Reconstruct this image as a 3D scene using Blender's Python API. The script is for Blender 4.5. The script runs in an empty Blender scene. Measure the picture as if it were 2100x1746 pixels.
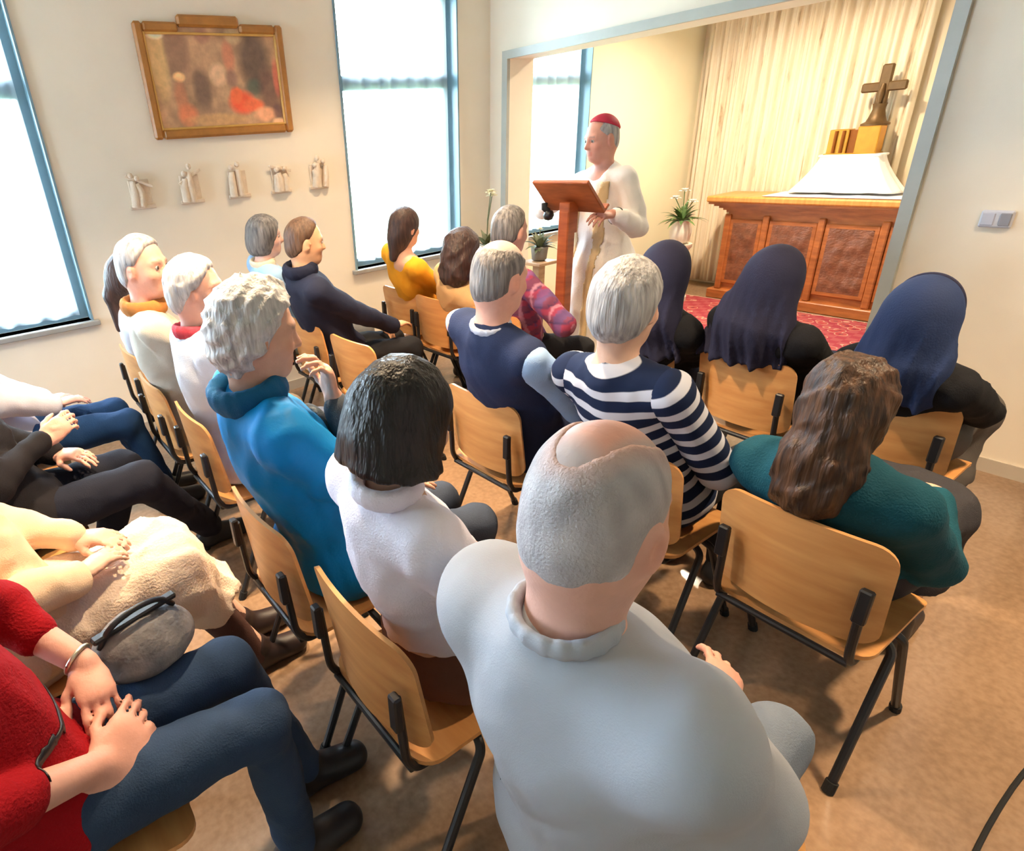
import bpy, math, random
import numpy as np
from mathutils import Vector, Matrix

S = bpy.context.scene
COL = S.collection
# ------------------------------------------------------------------ camera
CH = 1.65
YAW, PIT, ROL = map(math.radians, (57.5, 25.0, 4.4))
fw = Vector((math.cos(YAW)*math.cos(PIT), math.sin(YAW)*math.cos(PIT), -math.sin(PIT)))
rt = fw.cross(Vector((0, 0, 1))).normalized()
dn = fw.cross(rt)
r2 = math.cos(ROL)*rt + math.sin(ROL)*dn
d2 = -math.sin(ROL)*rt + math.cos(ROL)*dn
cam = bpy.data.cameras.new('camera')
camo = bpy.data.objects.new('camera', cam)
COL.objects.link(camo)
M = Matrix((r2, -d2, -fw)).transposed().to_4x4()
M.translation = (0, 0, CH)
camo.matrix_world = M
cam.sensor_fit = 'HORIZONTAL'
cam.sensor_width = 36
cam.lens = 36*1242/2100
cam.shift_x = (1050-790)/2100
cam.shift_y = 0
cam.clip_start = 0.02
S.camera = camo
# ------------------------------------------------------------------ world, light, exposure
S.view_settings.view_transform = 'Standard'
S.view_settings.look = 'None'
S.view_settings.gamma = 1
S.view_settings.use_curve_mapping = False
S.view_settings.exposure = 0.62
W = bpy.data.worlds.new('overcast_sky')
S.world = W
W.use_nodes = True
bg = W.node_tree.nodes['Background']
bg.inputs[0].default_value = (0.62, 0.82, 1.0, 1)
bg.inputs[1].default_value = 27.0
S.cycles.max_bounces = 8
S.cycles.diffuse_bounces = 4
S.cycles.transparent_max_bounces = 12
S.cycles.use_denoising = True
S.cycles.caustics_reflective = False
S.cycles.caustics_refractive = False
S.cycles.sample_clamp_indirect = 6.0

YW = 4.0145      # inner face of the wall with the windows
XO = 3.776       # front face of the wall with the wide opening
XB = 6.67        # rear wall of the altar recess
ZC = 2.85        # ceiling


def area(name, loc, rot, sx, sy, power, color, portal=False, shape='RECTANGLE', spread=math.pi):
    l = bpy.data.lights.new(name, 'AREA')
    l.shape = shape
    l.size = sx
    l.size_y = sy
    l.energy = power
    l.color = color
    l.spread = spread
    o = bpy.data.objects.new(name, l)
    COL.objects.link(o)
    o.location = loc
    o.rotation_euler = rot
    if portal:
        l.cycles.is_portal = True
    return o


# windows of the room: x0, x1, z0, z1
WIN = [(-2.3, 0.52, 0.80, 2.62), (2.40, 3.44, 0.79, 2.62), (4.06, 4.97, 0.79, 2.62)]
WIN_ADDED = (2.3, 3.5, 1.0, 2.3)   # unseen window added behind the camera for cool fill: y0, y1, z0, z1
area('window_daylight', (-3.52, 2.9, 1.65), (math.radians(-90), 0, math.radians(-90)), 1.3, 1.3, 1, (1, 1, 1), True)  # portal of the added rear window
for i, (a, b, c, d) in enumerate(WIN):
    area('window_daylight', ((a+b)/2, YW+0.32, (c+d)/2), (math.radians(-90), 0, 0), b-a, d-c, 1, (1, 1, 1), True)

# ------------------------------------------------------------------ materials
MATS = {}


def nt(m):
    m.use_nodes = True
    t = m.node_tree
    return t, t.nodes, t.links, t.nodes['Principled BSDF']


def mat(name, col, rough=0.6, var=0.12, scale=8.0, bump=0.0, bscale=60.0, metal=0.0, stretch=(1, 1, 1), spec=0.5, sheen=0.0, col2=None, detail=4):
    """plain colour broken up by noise, optional bump"""
    if name in MATS:
        return MATS[name]
    m = bpy.data.materials.new(name)
    t, n, l, p = nt(m)
    p.inputs['Roughness'].default_value = rough
    p.inputs['Metallic'].default_value = metal
    p.inputs['Specular IOR Level'].default_value = spec
    if sheen:
        p.inputs['Sheen Weight'].default_value = sheen
    tc = n.new('ShaderNodeTexCoord')
    mp = n.new('ShaderNodeMapping')
    mp.inputs['Scale'].default_value = stretch
    l.new(tc.outputs['Object'], mp.inputs[0])
    no = n.new('ShaderNodeTexNoise')
    no.inputs['Scale'].default_value = scale
    no.inputs['Detail'].default_value = detail
    l.new(mp.outputs[0], no.inputs[0])
    cr = n.new('ShaderNodeValToRGB')
    c2 = col2 or tuple(min(1, c*(1+var)) for c in col)
    c1 = tuple(c*(1-var) for c in col)
    cr.color_ramp.elements[0].position = 0.3
    cr.color_ramp.elements[1].position = 0.7
    cr.color_ramp.elements[0].color = (*c1, 1)
    cr.color_ramp.elements[1].color = (*c2, 1)
    l.new(no.outputs[0], cr.inputs[0])
    l.new(cr.outputs[0], p.inputs['Base Color'])
    if bump:
        nb = n.new('ShaderNodeTexNoise')
        nb.inputs['Scale'].default_value = bscale
        l.new(mp.outputs[0], nb.inputs[0])
        bu = n.new('ShaderNodeBump')
        bu.inputs['Strength'].default_value = bump
        bu.inputs['Distance'].default_value = 0.01
        l.new(nb.outputs[0], bu.inputs['Height'])
        l.new(bu.outputs[0], p.inputs['Normal'])
    MATS[name] = m
    return m


def sr(r, g, b):
    f = lambda c: c/12.92 if c <= 0.04045 else ((c+0.055)/1.055)**2.4
    return tuple(f(v/255) for v in (r, g, b))


def attr_mat(name, rough=0.5, bump=0.0, bscale=120, spec=0.5, var=0.06, sss=0.0):
    """colour comes from the mesh's Col attribute"""
    if name in MATS:
        return MATS[name]
    m = bpy.data.materials.new(name)
    t, n, l, p = nt(m)
    p.inputs['Roughness'].default_value = rough
    p.inputs['Specular IOR Level'].default_value = spec
    a = n.new('ShaderNodeAttribute')
    a.attribute_name = 'Col'
    tc = n.new('ShaderNodeTexCoord')
    no = n.new('ShaderNodeTexNoise')
    no.inputs['Scale'].default_value = 30
    l.new(tc.outputs['Object'], no.inputs[0])
    mr = n.new('ShaderNodeMapRange')
    mr.inputs[1].default_value = 0.3
    mr.inputs[2].default_value = 0.7
    mr.inputs[3].default_value = 1-var
    mr.inputs[4].default_value = 1+var
    l.new(no.outputs[0], mr.inputs[0])
    mx = n.new('ShaderNodeVectorMath')
    mx.operation = 'SCALE'
    l.new(a.outputs['Color'], mx.inputs[0])
    l.new(mr.outputs[0], mx.inputs['Scale'])
    l.new(mx.outputs[0], p.inputs['Base Color'])
    if bump:
        nb = n.new('ShaderNodeTexNoise')
        nb.inputs['Scale'].default_value = bscale
        l.new(tc.outputs['Object'], nb.inputs[0])
        bu = n.new('ShaderNodeBump')
        bu.inputs['Strength'].default_value = bump
        bu.inputs['Distance'].default_value = 0.004
        l.new(nb.outputs[0], bu.inputs['Height'])
        l.new(bu.outputs[0], p.inputs['Normal'])
    MATS[name] = m
    return m


def fab(name, rgb, rough=0.85, var=0.1, bump=0.25, bscale=300, scale=6, sheen=0.0):
    return mat('cloth_'+name, sr(*rgb), rough, var, scale, bump, bscale, spec=0.2, sheen=sheen)


def hairmat(name, rgb, rgb2, stretch=(70, 70, 7), rough=0.5):
    return mat('hair_'+name, sr(*rgb), rough, 0, 1.0, 0.6, 1.6, stretch=stretch, spec=0.35, col2=sr(*rgb2), detail=6)


# ------------------------------------------------------------------ mesh helpers
def link(o):
    COL.objects.link(o)
    return o


def mesh_obj(name, verts, faces, m, parent=None, smooth=False, colors=None, mats=None, fmat=None):
    me = bpy.data.meshes.new(name)
    verts = np.asarray(verts, dtype=np.float32)
    if isinstance(faces, np.ndarray):
        nf, k = faces.shape
        me.vertices.add(len(verts))
        me.vertices.foreach_set('co', verts.ravel())
        me.loops.add(nf*k)
        me.loops.foreach_set('vertex_index', faces.astype(np.int32).ravel())
        me.polygons.add(nf)
        me.polygons.foreach_set('loop_start', np.arange(0, nf*k, k, dtype=np.int32))
        me.update(calc_edges=True)
        me.validate()
    else:
        me.from_pydata([tuple(map(float, v)) for v in verts], [], [tuple(f) for f in faces])
        me.update()
    if mats:
        for x in mats:
            me.materials.append(x)
        if fmat is not None:
            me.polygons.foreach_set('material_index', np.asarray(fmat, dtype=np.int32))
    elif m:
        me.materials.append(m)
    if smooth is True:
        me.polygons.foreach_set('use_smooth', np.ones(len(me.polygons), dtype=bool))
    elif smooth:
        me.polygons.foreach_set('use_smooth', np.ones(len(me.polygons), dtype=bool))
        me.set_sharp_from_angle(angle=math.radians(smooth))
    if colors is not None:
        at = me.color_attributes.new('Col', 'FLOAT_COLOR', 'POINT')
        c = np.ones((len(verts), 4), dtype=np.float32)
        c[:, :3] = colors
        at.data.foreach_set('color', c.ravel())
    o = bpy.data.objects.new(name, me)
    link(o)
    if parent:
        o.parent = parent
    return o


class MB:
    def __init__(s):
        s.v, s.f = [], []

    def add(s, vs, fs):
        o = len(s.v)
        s.v += [tuple(v) for v in vs]
        s.f += [tuple(i+o for i in f) for f in fs]
        return s

    def box(s, x0, x1, y0, y1, z0, z1, T=None):
        vs = [Vector((x, y, z)) for x in (x0, x1) for y in (y0, y1) for z in (z0, z1)]
        if T:
            vs = [T @ v for v in vs]
        return s.add(vs, [(0, 1, 3, 2), (4, 6, 7, 5), (0, 4, 5, 1), (2, 3, 7, 6), (0, 2, 6, 4), (1, 5, 7, 3)])

    def bbox(s, x0, x1, y0, y1, z0, z1, b=0.006, T=None):
        """box with chamfered edges"""
        xs, ys, zs = (x0, x1), (y0, y1), (z0, z1)
        vs, idx = [], {}
        for i in (0, 1):
            for j in (0, 1):
                for k in (0, 1):
                    for a in range(3):
                        p = [xs[i], ys[j], zs[k]]
                        for c, q in enumerate((i, j, k)):
                            if c != a:
                                p[c] += b if q == 0 else -b
                        idx[i, j, k, a] = len(vs)
                        vs.append(Vector(p))
        fs = []
        for a in range(3):
            u, w = [c for c in range(3) if c != a]
            for e in (0, 1):
                q = []
                for (p1, p2) in ((0, 0), (1, 0), (1, 1), (0, 1)):
                    c = [0, 0, 0]
                    c[a], c[u], c[w] = e, p1, p2
                    q.append(idx[c[0], c[1], c[2], a])
                fs.append(q)
        for a in range(3):
            u, w = [c for c in range(3) if c != a]
            for p1 in (0, 1):
                for p2 in (0, 1):
                    q = []
                    for e, ax in ((0, u), (1, u), (1, w), (0, w)):
                        c = [0, 0, 0]
                        c[a], c[u], c[w] = e, p1, p2
                        q.append(idx[c[0], c[1], c[2], ax])
                    fs.append(q)
        for i in (0, 1):
            for j in (0, 1):
                for k in (0, 1):
                    fs.append([idx[i, j, k, a] for a in range(3)])
        if T:
            vs = [T @ v for v in vs]
        return s.add(vs, fs)

    def tube(s, pts, r, n=10, fillet=0.0, caps=True):
        pts = [Vector(p) for p in pts]
        if fillet:
            q = [pts[0]]
            for a, b, c in zip(pts, pts[1:], pts[2:]):
                f = min(fillet, (a-b).length*.45, (c-b).length*.45)
                p0, p1 = b+(a-b).normalized()*f, b+(c-b).normalized()*f
                for k in range(6):
                    t = k/5
                    q.append(p0*(1-t)**2+b*2*t*(1-t)+p1*t*t)
            q.append(pts[-1])
            pts = q
        rr = r if hasattr(r, '__len__') else [r]*len(pts)
        if len(rr) != len(pts):
            rr = [rr[0]+(rr[-1]-rr[0])*i/(len(pts)-1) for i in range(len(pts))]
        vs, fs = [], []
        up = None
        for i, p in enumerate(pts):
            t = (pts[min(i+1, len(pts)-1)]-pts[max(i-1, 0)]).normalized()
            if up is None:
                up = Vector((0, 0, 1)) if abs(t.z) < .9 else Vector((1, 0, 0))
            a = (up-t*up.dot(t)).normalized()
            up = a
            b = t.cross(a)
            for k in range(n):
                w = 2*math.pi*k/n
                vs.append(p+(a*math.cos(w)+b*math.sin(w))*rr[i])
        for i in range(len(pts)-1):
            for k in range(n):
                fs.append((i*n+k, i*n+(k+1) % n, (i+1)*n+(k+1) % n, (i+1)*n+k))
        if caps:
            fs.append(tuple(range(n))[::-1])
            fs.append(tuple((len(pts)-1)*n+k for k in range(n)))
        return s.add(vs, fs)

    def lathe(s, prof, c=(0, 0, 0), n=24, T=None):
        vs, fs = [], []
        for r, z in prof:
            for k in range(n):
                w = 2*math.pi*k/n
                v = Vector((c[0]+r*math.cos(w), c[1]+r*math.sin(w), c[2]+z))
                vs.append(T @ v if T else v)
        for i in range(len(prof)-1):
            for k in range(n):
                fs.append((i*n+k, i*n+(k+1) % n, (i+1)*n+(k+1) % n, (i+1)*n+k))
        fs.append(tuple(range(n))[::-1])
        fs.append(tuple((len(prof)-1)*n+k for k in range(n)))
        return s.add(vs, fs)

    def panel(s, W_, H_, r, fn, thick, nx=14, ny=14):
        """rounded-corner sheet; fn(y,z)->(point, normal)"""
        vsamp = []
        for i in range(7):
            a = math.pi/2*i/6
            vsamp.append(-H_+r-r*math.cos(a))
        vsamp += [-H_+r+(2*H_-2*r)*k/ny for k in range(1, ny)]
        vsamp += [-v for v in reversed(vsamp[:7])]
        rows = []
        for z in vsamp:
            e = max(0, abs(z)-(H_-r))
            w = W_-r+math.sqrt(max(0, r*r-e*e))
            rows.append([(w*(2*k/nx-1), z) for k in range(nx+1)])
        vs, fs = [], []
        m = len(rows)
        c = nx+1
        for side in (1, -1):
            for row in rows:
                for y, z in row:
                    p, nn = fn(y, z)
                    vs.append(Vector(p)+Vector(nn)*thick/2*side)
        o = m*c
        for i in range(m-1):
            for k in range(nx):
                fs.append((i*c+k, i*c+k+1, (i+1)*c+k+1, (i+1)*c+k))
                fs.append((o+i*c+k, o+(i+1)*c+k, o+(i+1)*c+k+1, o+i*c+k+1))
        ring = [k for k in range(c)]+[i*c+nx for i in range(1, m)]+[(m-1)*c+k for k in range(nx-1, -1, -1)]+[i*c for i in range(m-2, 0, -1)]
        for a, b in zip(ring, ring[1:]+ring[:1]):
            fs.append((a, o+a, o+b, b))
        return s.add(vs, fs)

    def obj(s, name, m, parent=None, smooth=35):
        return mesh_obj(name, s.v, s.f, m, parent, smooth)


def empty(name, loc=(0, 0, 0), rz=0):
    o = bpy.data.objects.new(name, None)
    o.empty_display_size = 0.1
    o.location = loc
    o.rotation_euler = (0, 0, rz)
    return link(o)


def tag(o, label, cat, group=None):
    o['label'] = label
    o['category'] = cat
    if group:
        o['group'] = group
    return o


def struct(o):
    o['kind'] = 'structure'
    return o


def copy_tree(o, parent=None):
    c = o.copy()
    link(c)
    c.parent = parent
    for ch in o.children:
        copy_tree(ch, c)
    return c


exec_parts = True
# ------------------------------------------------------------------ the room
m_wall = mat('wall_paint', (0.86, 0.755, 0.62), 0.75, 0.03, 3, 0.05, 200)
m_yel = mat('recess_paint', (0.90, 0.84, 0.62), 0.75, 0.02, 3, 0.05, 200)
m_ceil = mat('ceiling_paint', (0.86, 0.84, 0.80), 0.9, 0.02, 3)
m_trim = mat('grey_trim_paint', sr(172, 172, 164), 0.45, 0.04, 10)
m_frame = mat('window_frame_paint', sr(112, 140, 152), 0.4, 0.05, 10)
m_sill = mat('sill_stone', sr(150, 146, 140), 0.4, 0.08, 20)
# linoleum floor
m_floor = bpy.data.materials.new('linoleum')
t, n, l, p = nt(m_floor)
tc = n.new('ShaderNodeTexCoord')
n1 = n.new('ShaderNodeTexNoise')
n1.inputs['Scale'].default_value = 1.6
n1.inputs['Detail'].default_value = 8
n1.inputs['Roughness'].default_value = 0.6
l.new(tc.outputs['Object'], n1.inputs[0])
n2 = n.new('ShaderNodeTexNoise')
n2.inputs['Scale'].default_value = 45
n2.inputs['Detail'].default_value = 4
l.new(tc.outputs['Object'], n2.inputs[0])
mi = n.new('ShaderNodeMix')
mi.data_type = 'FLOAT'
mi.inputs[0].default_value = 0.4
l.new(n1.outputs[0], mi.inputs[2])
l.new(n2.outputs[0], mi.inputs[3])
cr = n.new('ShaderNodeValToRGB')
cr.color_ramp.elements[0].position = 0.35
cr.color_ramp.elements[1].position = 0.65
cr.color_ramp.elements[0].color = (*sr(128, 101, 78), 1)
cr.color_ramp.elements[1].color = (*sr(160, 130, 104), 1)
l.new(mi.outputs[0], cr.inputs[0])
l.new(cr.outputs[0], p.inputs['Base Color'])
p.inputs['Roughness'].default_value = 0.17
p.inputs['Specular IOR Level'].default_value = 0.75

struct(MB().box(-3.2, XB+0.3, -3.2, YW+0.3, -0.1, 0).obj('floor', m_floor))
struct(MB().box(-3.2, XB+0.3, -3.2, YW+0.3, ZC, ZC+0.1).obj('ceiling', m_ceil))


def wall_y(name, x0, x1, wins, m, y0=YW, y1=YW+0.3):
    b = MB()
    xs = x0
    for (a, c, z0, z1) in wins:
        b.box(xs, a, y0, y1, 0, ZC)
        b.box(a, c, y0, y1, 0, z0)
        b.box(a, c, y0, y1, z1, ZC)
        xs = c
    b.box(xs, x1, y0, y1, 0, ZC)
    return struct(b.obj(name, m))


wall_y('wall_left', -3.2, 4.03, WIN[:2], m_wall)
wall_y('wall_recess_left', 4.03, XB+0.3, [WIN[2]], m_yel)
OT, OR, OL = 2.15, 1.16, 3.80     # clear opening: top, right jamb, left jamb
DY0, DY1 = -0.62, 0.33            # door on the right of the opening
b = MB()
b.box(XO, XO+0.25, OL, YW, 0, ZC)
b.box(XO, XO+0.25, OR, OL, OT, ZC)
b.box(XO, XO+0.25, DY1, OR, 0, ZC)
b.box(XO, XO+0.25, DY0, DY1, 2.08, ZC)
b.box(XO, XO+0.25, -3.2, DY0, 0, ZC)
struct(b.obj('wall_opening', m_wall))
b = MB()
b.box(XO-0.03, XO+0.0, OR-0.055, OR, 0, OT+0.055)
b.box(XO-0.03, XO+0.0, OL, OL+0.055, 0, OT+0.055)
b.box(XO-0.03, XO+0.0, OR, OL, OT, OT+0.055)
struct(b.obj('trim_1', m_trim))
struct(MB().box(XB, XB+0.3, 0.2, YW, 0, ZC).obj('wall_recess_rear', mat('recess_rear_paint', (0.84, 0.68, 0.47), 0.75, 0.03, 3)))
struct(MB().box(XO+0.25, XB, 0.2, 0.35, 0, ZC).obj('wall_recess_right', m_yel))
struct(MB().box(-3.2, XO+0.25, -3.4, -3.2, 0, ZC).obj('wall_right', m_wall))
ry0, ry1, rz0, rz1 = WIN_ADDED
b = MB()
b.box(-3.4, -3.2, -3.4, ry0, 0, ZC)
b.box(-3.4, -3.2, ry1, YW+0.3, 0, ZC)
b.box(-3.4, -3.2, ry0, ry1, 0, rz0)
b.box(-3.4, -3.2, ry0, ry1, rz1, ZC)
struct(b.obj('wall_rear', m_wall))
b = MB()
for yy in (ry0, (ry0+ry1)/2-0.03, ry1-0.06):
    b.box(-3.36, -3.29, yy, yy+0.06, rz0, rz1)
b.box(-3.36, -3.29, ry0, ry1, rz0, rz0+0.06)
b.box(-3.36, -3.29, ry0, ry1, rz1-0.06, rz1)
struct(b.obj('window_4', m_frame))  # frame of the unseen window, added to let cool light onto the backs
# door in the opening wall, only its edge is in view
d = struct(MB().bbox(XO+0.03, XO+0.08, DY0+0.05, DY1-0.05, 0.005, 2.03).obj('door_1', mat('door_paint', sr(96, 98, 84), 0.5, 0.06, 6)))
fr = MB()
fr.box(XO-0.02, XO+0.1, DY1-0.05, DY1+0.03, 0, 2.11)
fr.box(XO-0.02, XO+0.1, DY0-0.03, DY0+0.05, 0, 2.11)
fr.box(XO-0.02, XO+0.1, DY0+0.05, DY1-0.05, 2.03, 2.11)
fr.obj('door_frame', mat('door_frame_paint', sr(88, 92, 78), 0.5, 0.06, 6), d)
hd = MB().tube([(XO+0.03, DY0+0.13, 1.05), (XO-0.03, DY0+0.13, 1.05), (XO-0.03, DY0+0.25, 1.05)], 0.01, fillet=0.02)
hd.obj('door_handle', mat('brushed_steel', (0.6, 0.6, 0.6), 0.35, 0.05, metal=1.0), d)

# baseboards
m_base = mat('baseboard_paint', sr(196, 184, 168), 0.5, 0.04)
struct(MB().box(-3.2, 3.70, YW-0.012, YW, 0, 0.07).obj('baseboard_left', m_base))
struct(MB().box(XO-0.012, XO, DY1+0.03, OR-0.055, 0, 0.07).obj('baseboard_opening', m_base))

# glass
m_glass = bpy.data.materials.new('window_glass')
t, n, l, p = nt(m_glass)
tr = n.new('ShaderNodeBsdfTransparent')
gl = n.new('ShaderNodeBsdfGlossy')
gl.inputs['Roughness'].default_value = 0.02
fr_ = n.new('ShaderNodeFresnel')
fr_.inputs[0].default_value = 1.3
mx = n.new('ShaderNodeMixShader')
l.new(fr_.outputs[0], mx.inputs[0])
l.new(tr.outputs[0], mx.inputs[1])
l.new(gl.outputs[0], mx.inputs[2])
l.new(mx.outputs[0], n['Material Output'].inputs[0])
# sheer curtain: woven gauze, part open, part translucent
m_sheer = bpy.data.materials.new('sheer_gauze')
t, n, l, p = nt(m_sheer)
tr = n.new('ShaderNodeBsdfTransparent')
ts = n.new('ShaderNodeBsdfTranslucent')
ts.inputs[0].default_value = (0.93, 0.95, 0.97, 1)
df = n.new('ShaderNodeBsdfDiffuse')
df.inputs[0].default_value = (0.93, 0.95, 0.97, 1)
m1 = n.new('ShaderNodeMixShader')
m1.inputs[0].default_value = 0.35
l.new(ts.outputs[0], m1.inputs[1])
l.new(df.outputs[0], m1.inputs[2])
m2 = n.new('ShaderNodeMixShader')
m2.inputs[0].default_value = 0.42
l.new(tr.outputs[0], m2.inputs[1])
l.new(m1.outputs[0], m2.inputs[2])
l.new(m2.outputs[0], n['Material Output'].inputs[0])

ZT = 2.04   # transom
for i, (a, c, z0, z1) in enumerate(WIN):
    w = MB()
    y0, y1 = YW+0.10, YW+0.17
    f = 0.06
    w.box(a, a+f, y0, y1, z0, z1)
    w.box(c-f, c, y0, y1, z0, z1)
    w.box(a+f, c-f, y0, y1, z0, z0+f)
    w.box(a+f, c-f, y0, y1, z1-f, z1)
    w.box(a+f, c-f, y0, y1, ZT-0.045, ZT+0.045)
    if c-a > 1.5:
        mid = (a+c)/2
        w.box(mid-0.05, mid+0.05, y0, y1, z0+f, z1-f)
    wo = struct(w.obj('window_%d' % (i+1), m_frame))
    MB().box(a+f, c-f, y0+0.03, y0+0.036, z0+f, z1-f).obj('window_glass', m_glass, wo)
    MB().bbox(a-0.03, c+0.03, YW-0.045, YW+0.10, z0-0.03, z0, 0.004).obj('window_sill', m_sill, wo)
    # painted reveal lining
    rv = MB()
    rv.box(a, a+0.012, YW-0.015, y0, z0, z1)
    rv.box(c-0.012, c, YW-0.015, y0, z0, z1)
    rv.obj('window_lining', m_frame, wo)


def sheer(x0, x1, z0, z1, y, label, amp=0.018, seed=0):
    rnd = random.Random(seed)
    n_ = int((x1-x0)*90)
    ph = [rnd.uniform(0, 6.28) for _ in range(5)]
    vs, fs = [], []
    rows = 14
    for j in range(rows+1):
        v = j/rows
        for k in range(n_+1):
            x = x0+(x1-x0)*k/n_
            yy = y+amp*(math.sin(x*46+ph[0]+.9*math.sin(x*9+ph[1]))+.5*math.sin(x*79+ph[2]))*(0.6+0.4*v)
            vs.append((x, yy, z1+(z0-z1)*v))
    for j in range(rows):
        for k in range(n_):
            q = j*(n_+1)+k
            fs.append((q, q+1, q+n_+2, q+n_+1))
    return tag(mesh_obj('sheer_curtain', vs, fs, m_sheer, None, True), label, 'curtain', None)


sheer(-2.2, 0.46, 0.83, 2.62, YW+0.055, 'white sheer curtain in the large window at the left edge', seed=1)
sheer(2.46, 3.38, 0.83, 2.62, YW+0.055, 'white sheer curtain in the window behind the person in yellow', seed=2)
sheer(4.12, 4.91, 0.83, 2.62, YW+0.055, 'white sheer curtain in the altar recess window behind the speaker', seed=3)

# outside ground and a low hedge seen faintly through the gauze
struct(MB().box(-12, 16, YW+0.3, 30, -0.6, -0.5).obj('ground_outside', mat('lawn', sr(120, 140, 100), 0.9, 0.2, 3)))


def ico_blob(name, c, r, m, seed=0, sq=0.75, amp=0.22):
    import bmesh
    bm = bmesh.new()
    bmesh.ops.create_icosphere(bm, subdivisions=4, radius=1)
    rnd = np.random.RandomState(seed)
    ks = rnd.normal(0, 5, (10, 3))
    ph = rnd.uniform(0, 6.28, 10)
    for v in bm.verts:
        p_ = np.array(v.co)
        s_ = 1+amp*sum(math.sin(float(k @ p_)+q) for k, q in zip(ks, ph))/3.2
        v.co = Vector((c[0]+p_[0]*r*s_, c[1]+p_[1]*r*s_*.8, c[2]+p_[2]*r*sq*s_))
    me = bpy.data.meshes.new(name)
    bm.to_mesh(me)
    bm.free()
    me.materials.append(m)
    o = bpy.data.objects.new(name, me)
    return link(o)


m_leafy = mat('garden_leaves', sr(70, 110, 90), 0.8, 0.4, 9, 1.0, 12)
for k, (x, y, r, wd) in enumerate([(-1.5, 6.6, 0.8, 'left one of two round garden shrubs outside the large left window'), (0.55, 6.9, 0.75, 'right one of two round garden shrubs outside the large left window')]):
    o = ico_blob('garden_shrub', (x, y, 0.1), r, m_leafy, k+3)
    tag(o, wd, 'shrub', 'garden shrubs outside')

# ------------------------------------------------------------------ ceiling lights (above the frame)
m_emit = bpy.data.materials.new('lamp_diffuser')
t, n, l, p = nt(m_emit)
p.inputs['Base Color'].default_value = (1, 0.9, 0.75, 1)
p.inputs['Emission Color'].default_value = (1, 0.72, 0.42, 1)
p.inputs['Emission Strength'].default_value = 6
m_white_metal = mat('white_metal', (0.8, 0.8, 0.78), 0.4, 0.02)


def ceiling_light(x, y, power, label, spread=110, col=(1.0, 0.76, 0.50)):
    r = empty('ceiling_light', (x, y, ZC))
    tag(r, label, 'ceiling light', 'ceiling lights')
    MB().lathe([(0.10, 0), (0.10, -0.03), (0.092, -0.035), (0.075, -0.03), (0.075, 0)], n=28).obj('trim_ring', m_white_metal, r)
    MB().lathe([(0.074, -0.004), (0.074, -0.018)], n=24).obj('diffuser', m_emit, r)
    o = area('lamp', (0, 0, -0.04), (0, 0, 0), 0.14, 0.14, power, col, shape='DISK', spread=math.radians(spread))
    o.parent = r


LAMPS = [(2.45, -0.10, 30, 'ceiling light over the clear floor on the right'),
         (1.35, 1.85, 34, 'ceiling light over the middle of the third row'),
         (0.45, 2.1, 22, 'ceiling light over the left end of the second row'),
         (2.2, 3.0, 14, 'ceiling light over the person in yellow'),
         (5.2, 2.7, 50, 'ceiling light inside the altar recess')]
for x, y, pw, lb in LAMPS:
    ceiling_light(x, y, pw, lb, 150 if x > XO else 105, (1.0, 0.84, 0.62) if x > XO else (1.0, 0.74, 0.46))

# ------------------------------------------------------------------ chairs
def wood(name, c1, c2, rough=0.42, scale=(2, 22, 2), bump=0.05):
    return mat('wood_'+name, sr(*c1), rough, 0, 2.2, bump, 8, stretch=scale, col2=sr(*c2), detail=7)


m_ply = wood('beech_ply', (196, 134, 78), (216, 158, 98), 0.38, (14, 1.6, 14))
m_black = mat('black_tube', sr(26, 26, 30), 0.42, 0.1, 20)
m_rubber = mat('black_rubber', sr(16, 16, 17), 0.8, 0.1, 30)


def make_chair():
    r = empty('stacking_chair')
    back = MB()

    def bf(y, z):
        x = -0.215+1.0*y*y*(0.9-0.4*(z/0.15))-0.05*(z+0.15)
        nn = Vector((1, -2.0*y, 0.05)).normalized()
        return (x, y, 0.615+z), nn
    back.panel(0.198, 0.15, 0.05, bf, 0.011, 18, 12)
    back.obj('backrest', m_ply, r, 50)
    seat = MB()

    def sf(y, x):
        z = 0.432-0.25*max(0, x-0.10)**1.5*3-0.022*(1-(y/0.2)**2)*(1-abs(x)/0.3)
        return (x+0.0, y, z), Vector((0, 0, 1))
    seat.panel(0.20, 0.20, 0.055, sf, 0.012, 16, 14)
    seat.obj('seat', m_ply, r, 50)
    fr = MB()
    for s in (1, -1):
        y = 0.165*s
        fr.tube([(-0.230, y*0.98, 0.64), (-0.22, y, 0.45), (-0.195, y, 0.405), (0.165, y, 0.405)], 0.0105, fillet=0.05)
    fr.tube([(-0.205, -0.165, 0.41), (-0.205, 0.165, 0.41)], 0.0095)
    fr.tube([(0.10, -0.165, 0.40), (0.10, 0.165, 0.40)], 0.0095)
    fo = fr.obj('seat_frame', m_black, r)
    for s in (1, -1):
        MB().bbox(-0.246, -0.226, 0.165*s-0.014, 0.165*s+0.014, 0.56, 0.655, 0.004).obj('bracket', m_black, fo)
    for s in (1, -1):
        y = 0.165*s
        yo = 0.205*s
        lg = MB().tube([(-0.03, y, 0.405), (-0.04, yo, 0.385), (-0.215, yo+0.01*s, 0.012)], 0.0115, fillet=0.03).obj('leg', m_black, r)
        MB().tube([(-0.207, yo+0.01*s, 0.03), (-0.220, yo+0.01*s, 0.0)], 0.0155).obj('foot_cap', m_rubber, lg)
        lg = MB().tube([(0.01, y, 0.405), (0.02, yo, 0.385), (0.20, yo+0.005*s, 0.012)], 0.0115, fillet=0.03).obj('leg', m_black, r)
        MB().tube([(0.193, yo+0.005*s, 0.03), (0.205, yo+0.005*s, 0.0)], 0.0155).obj('foot_cap', m_rubber, lg)
    return r


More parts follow.
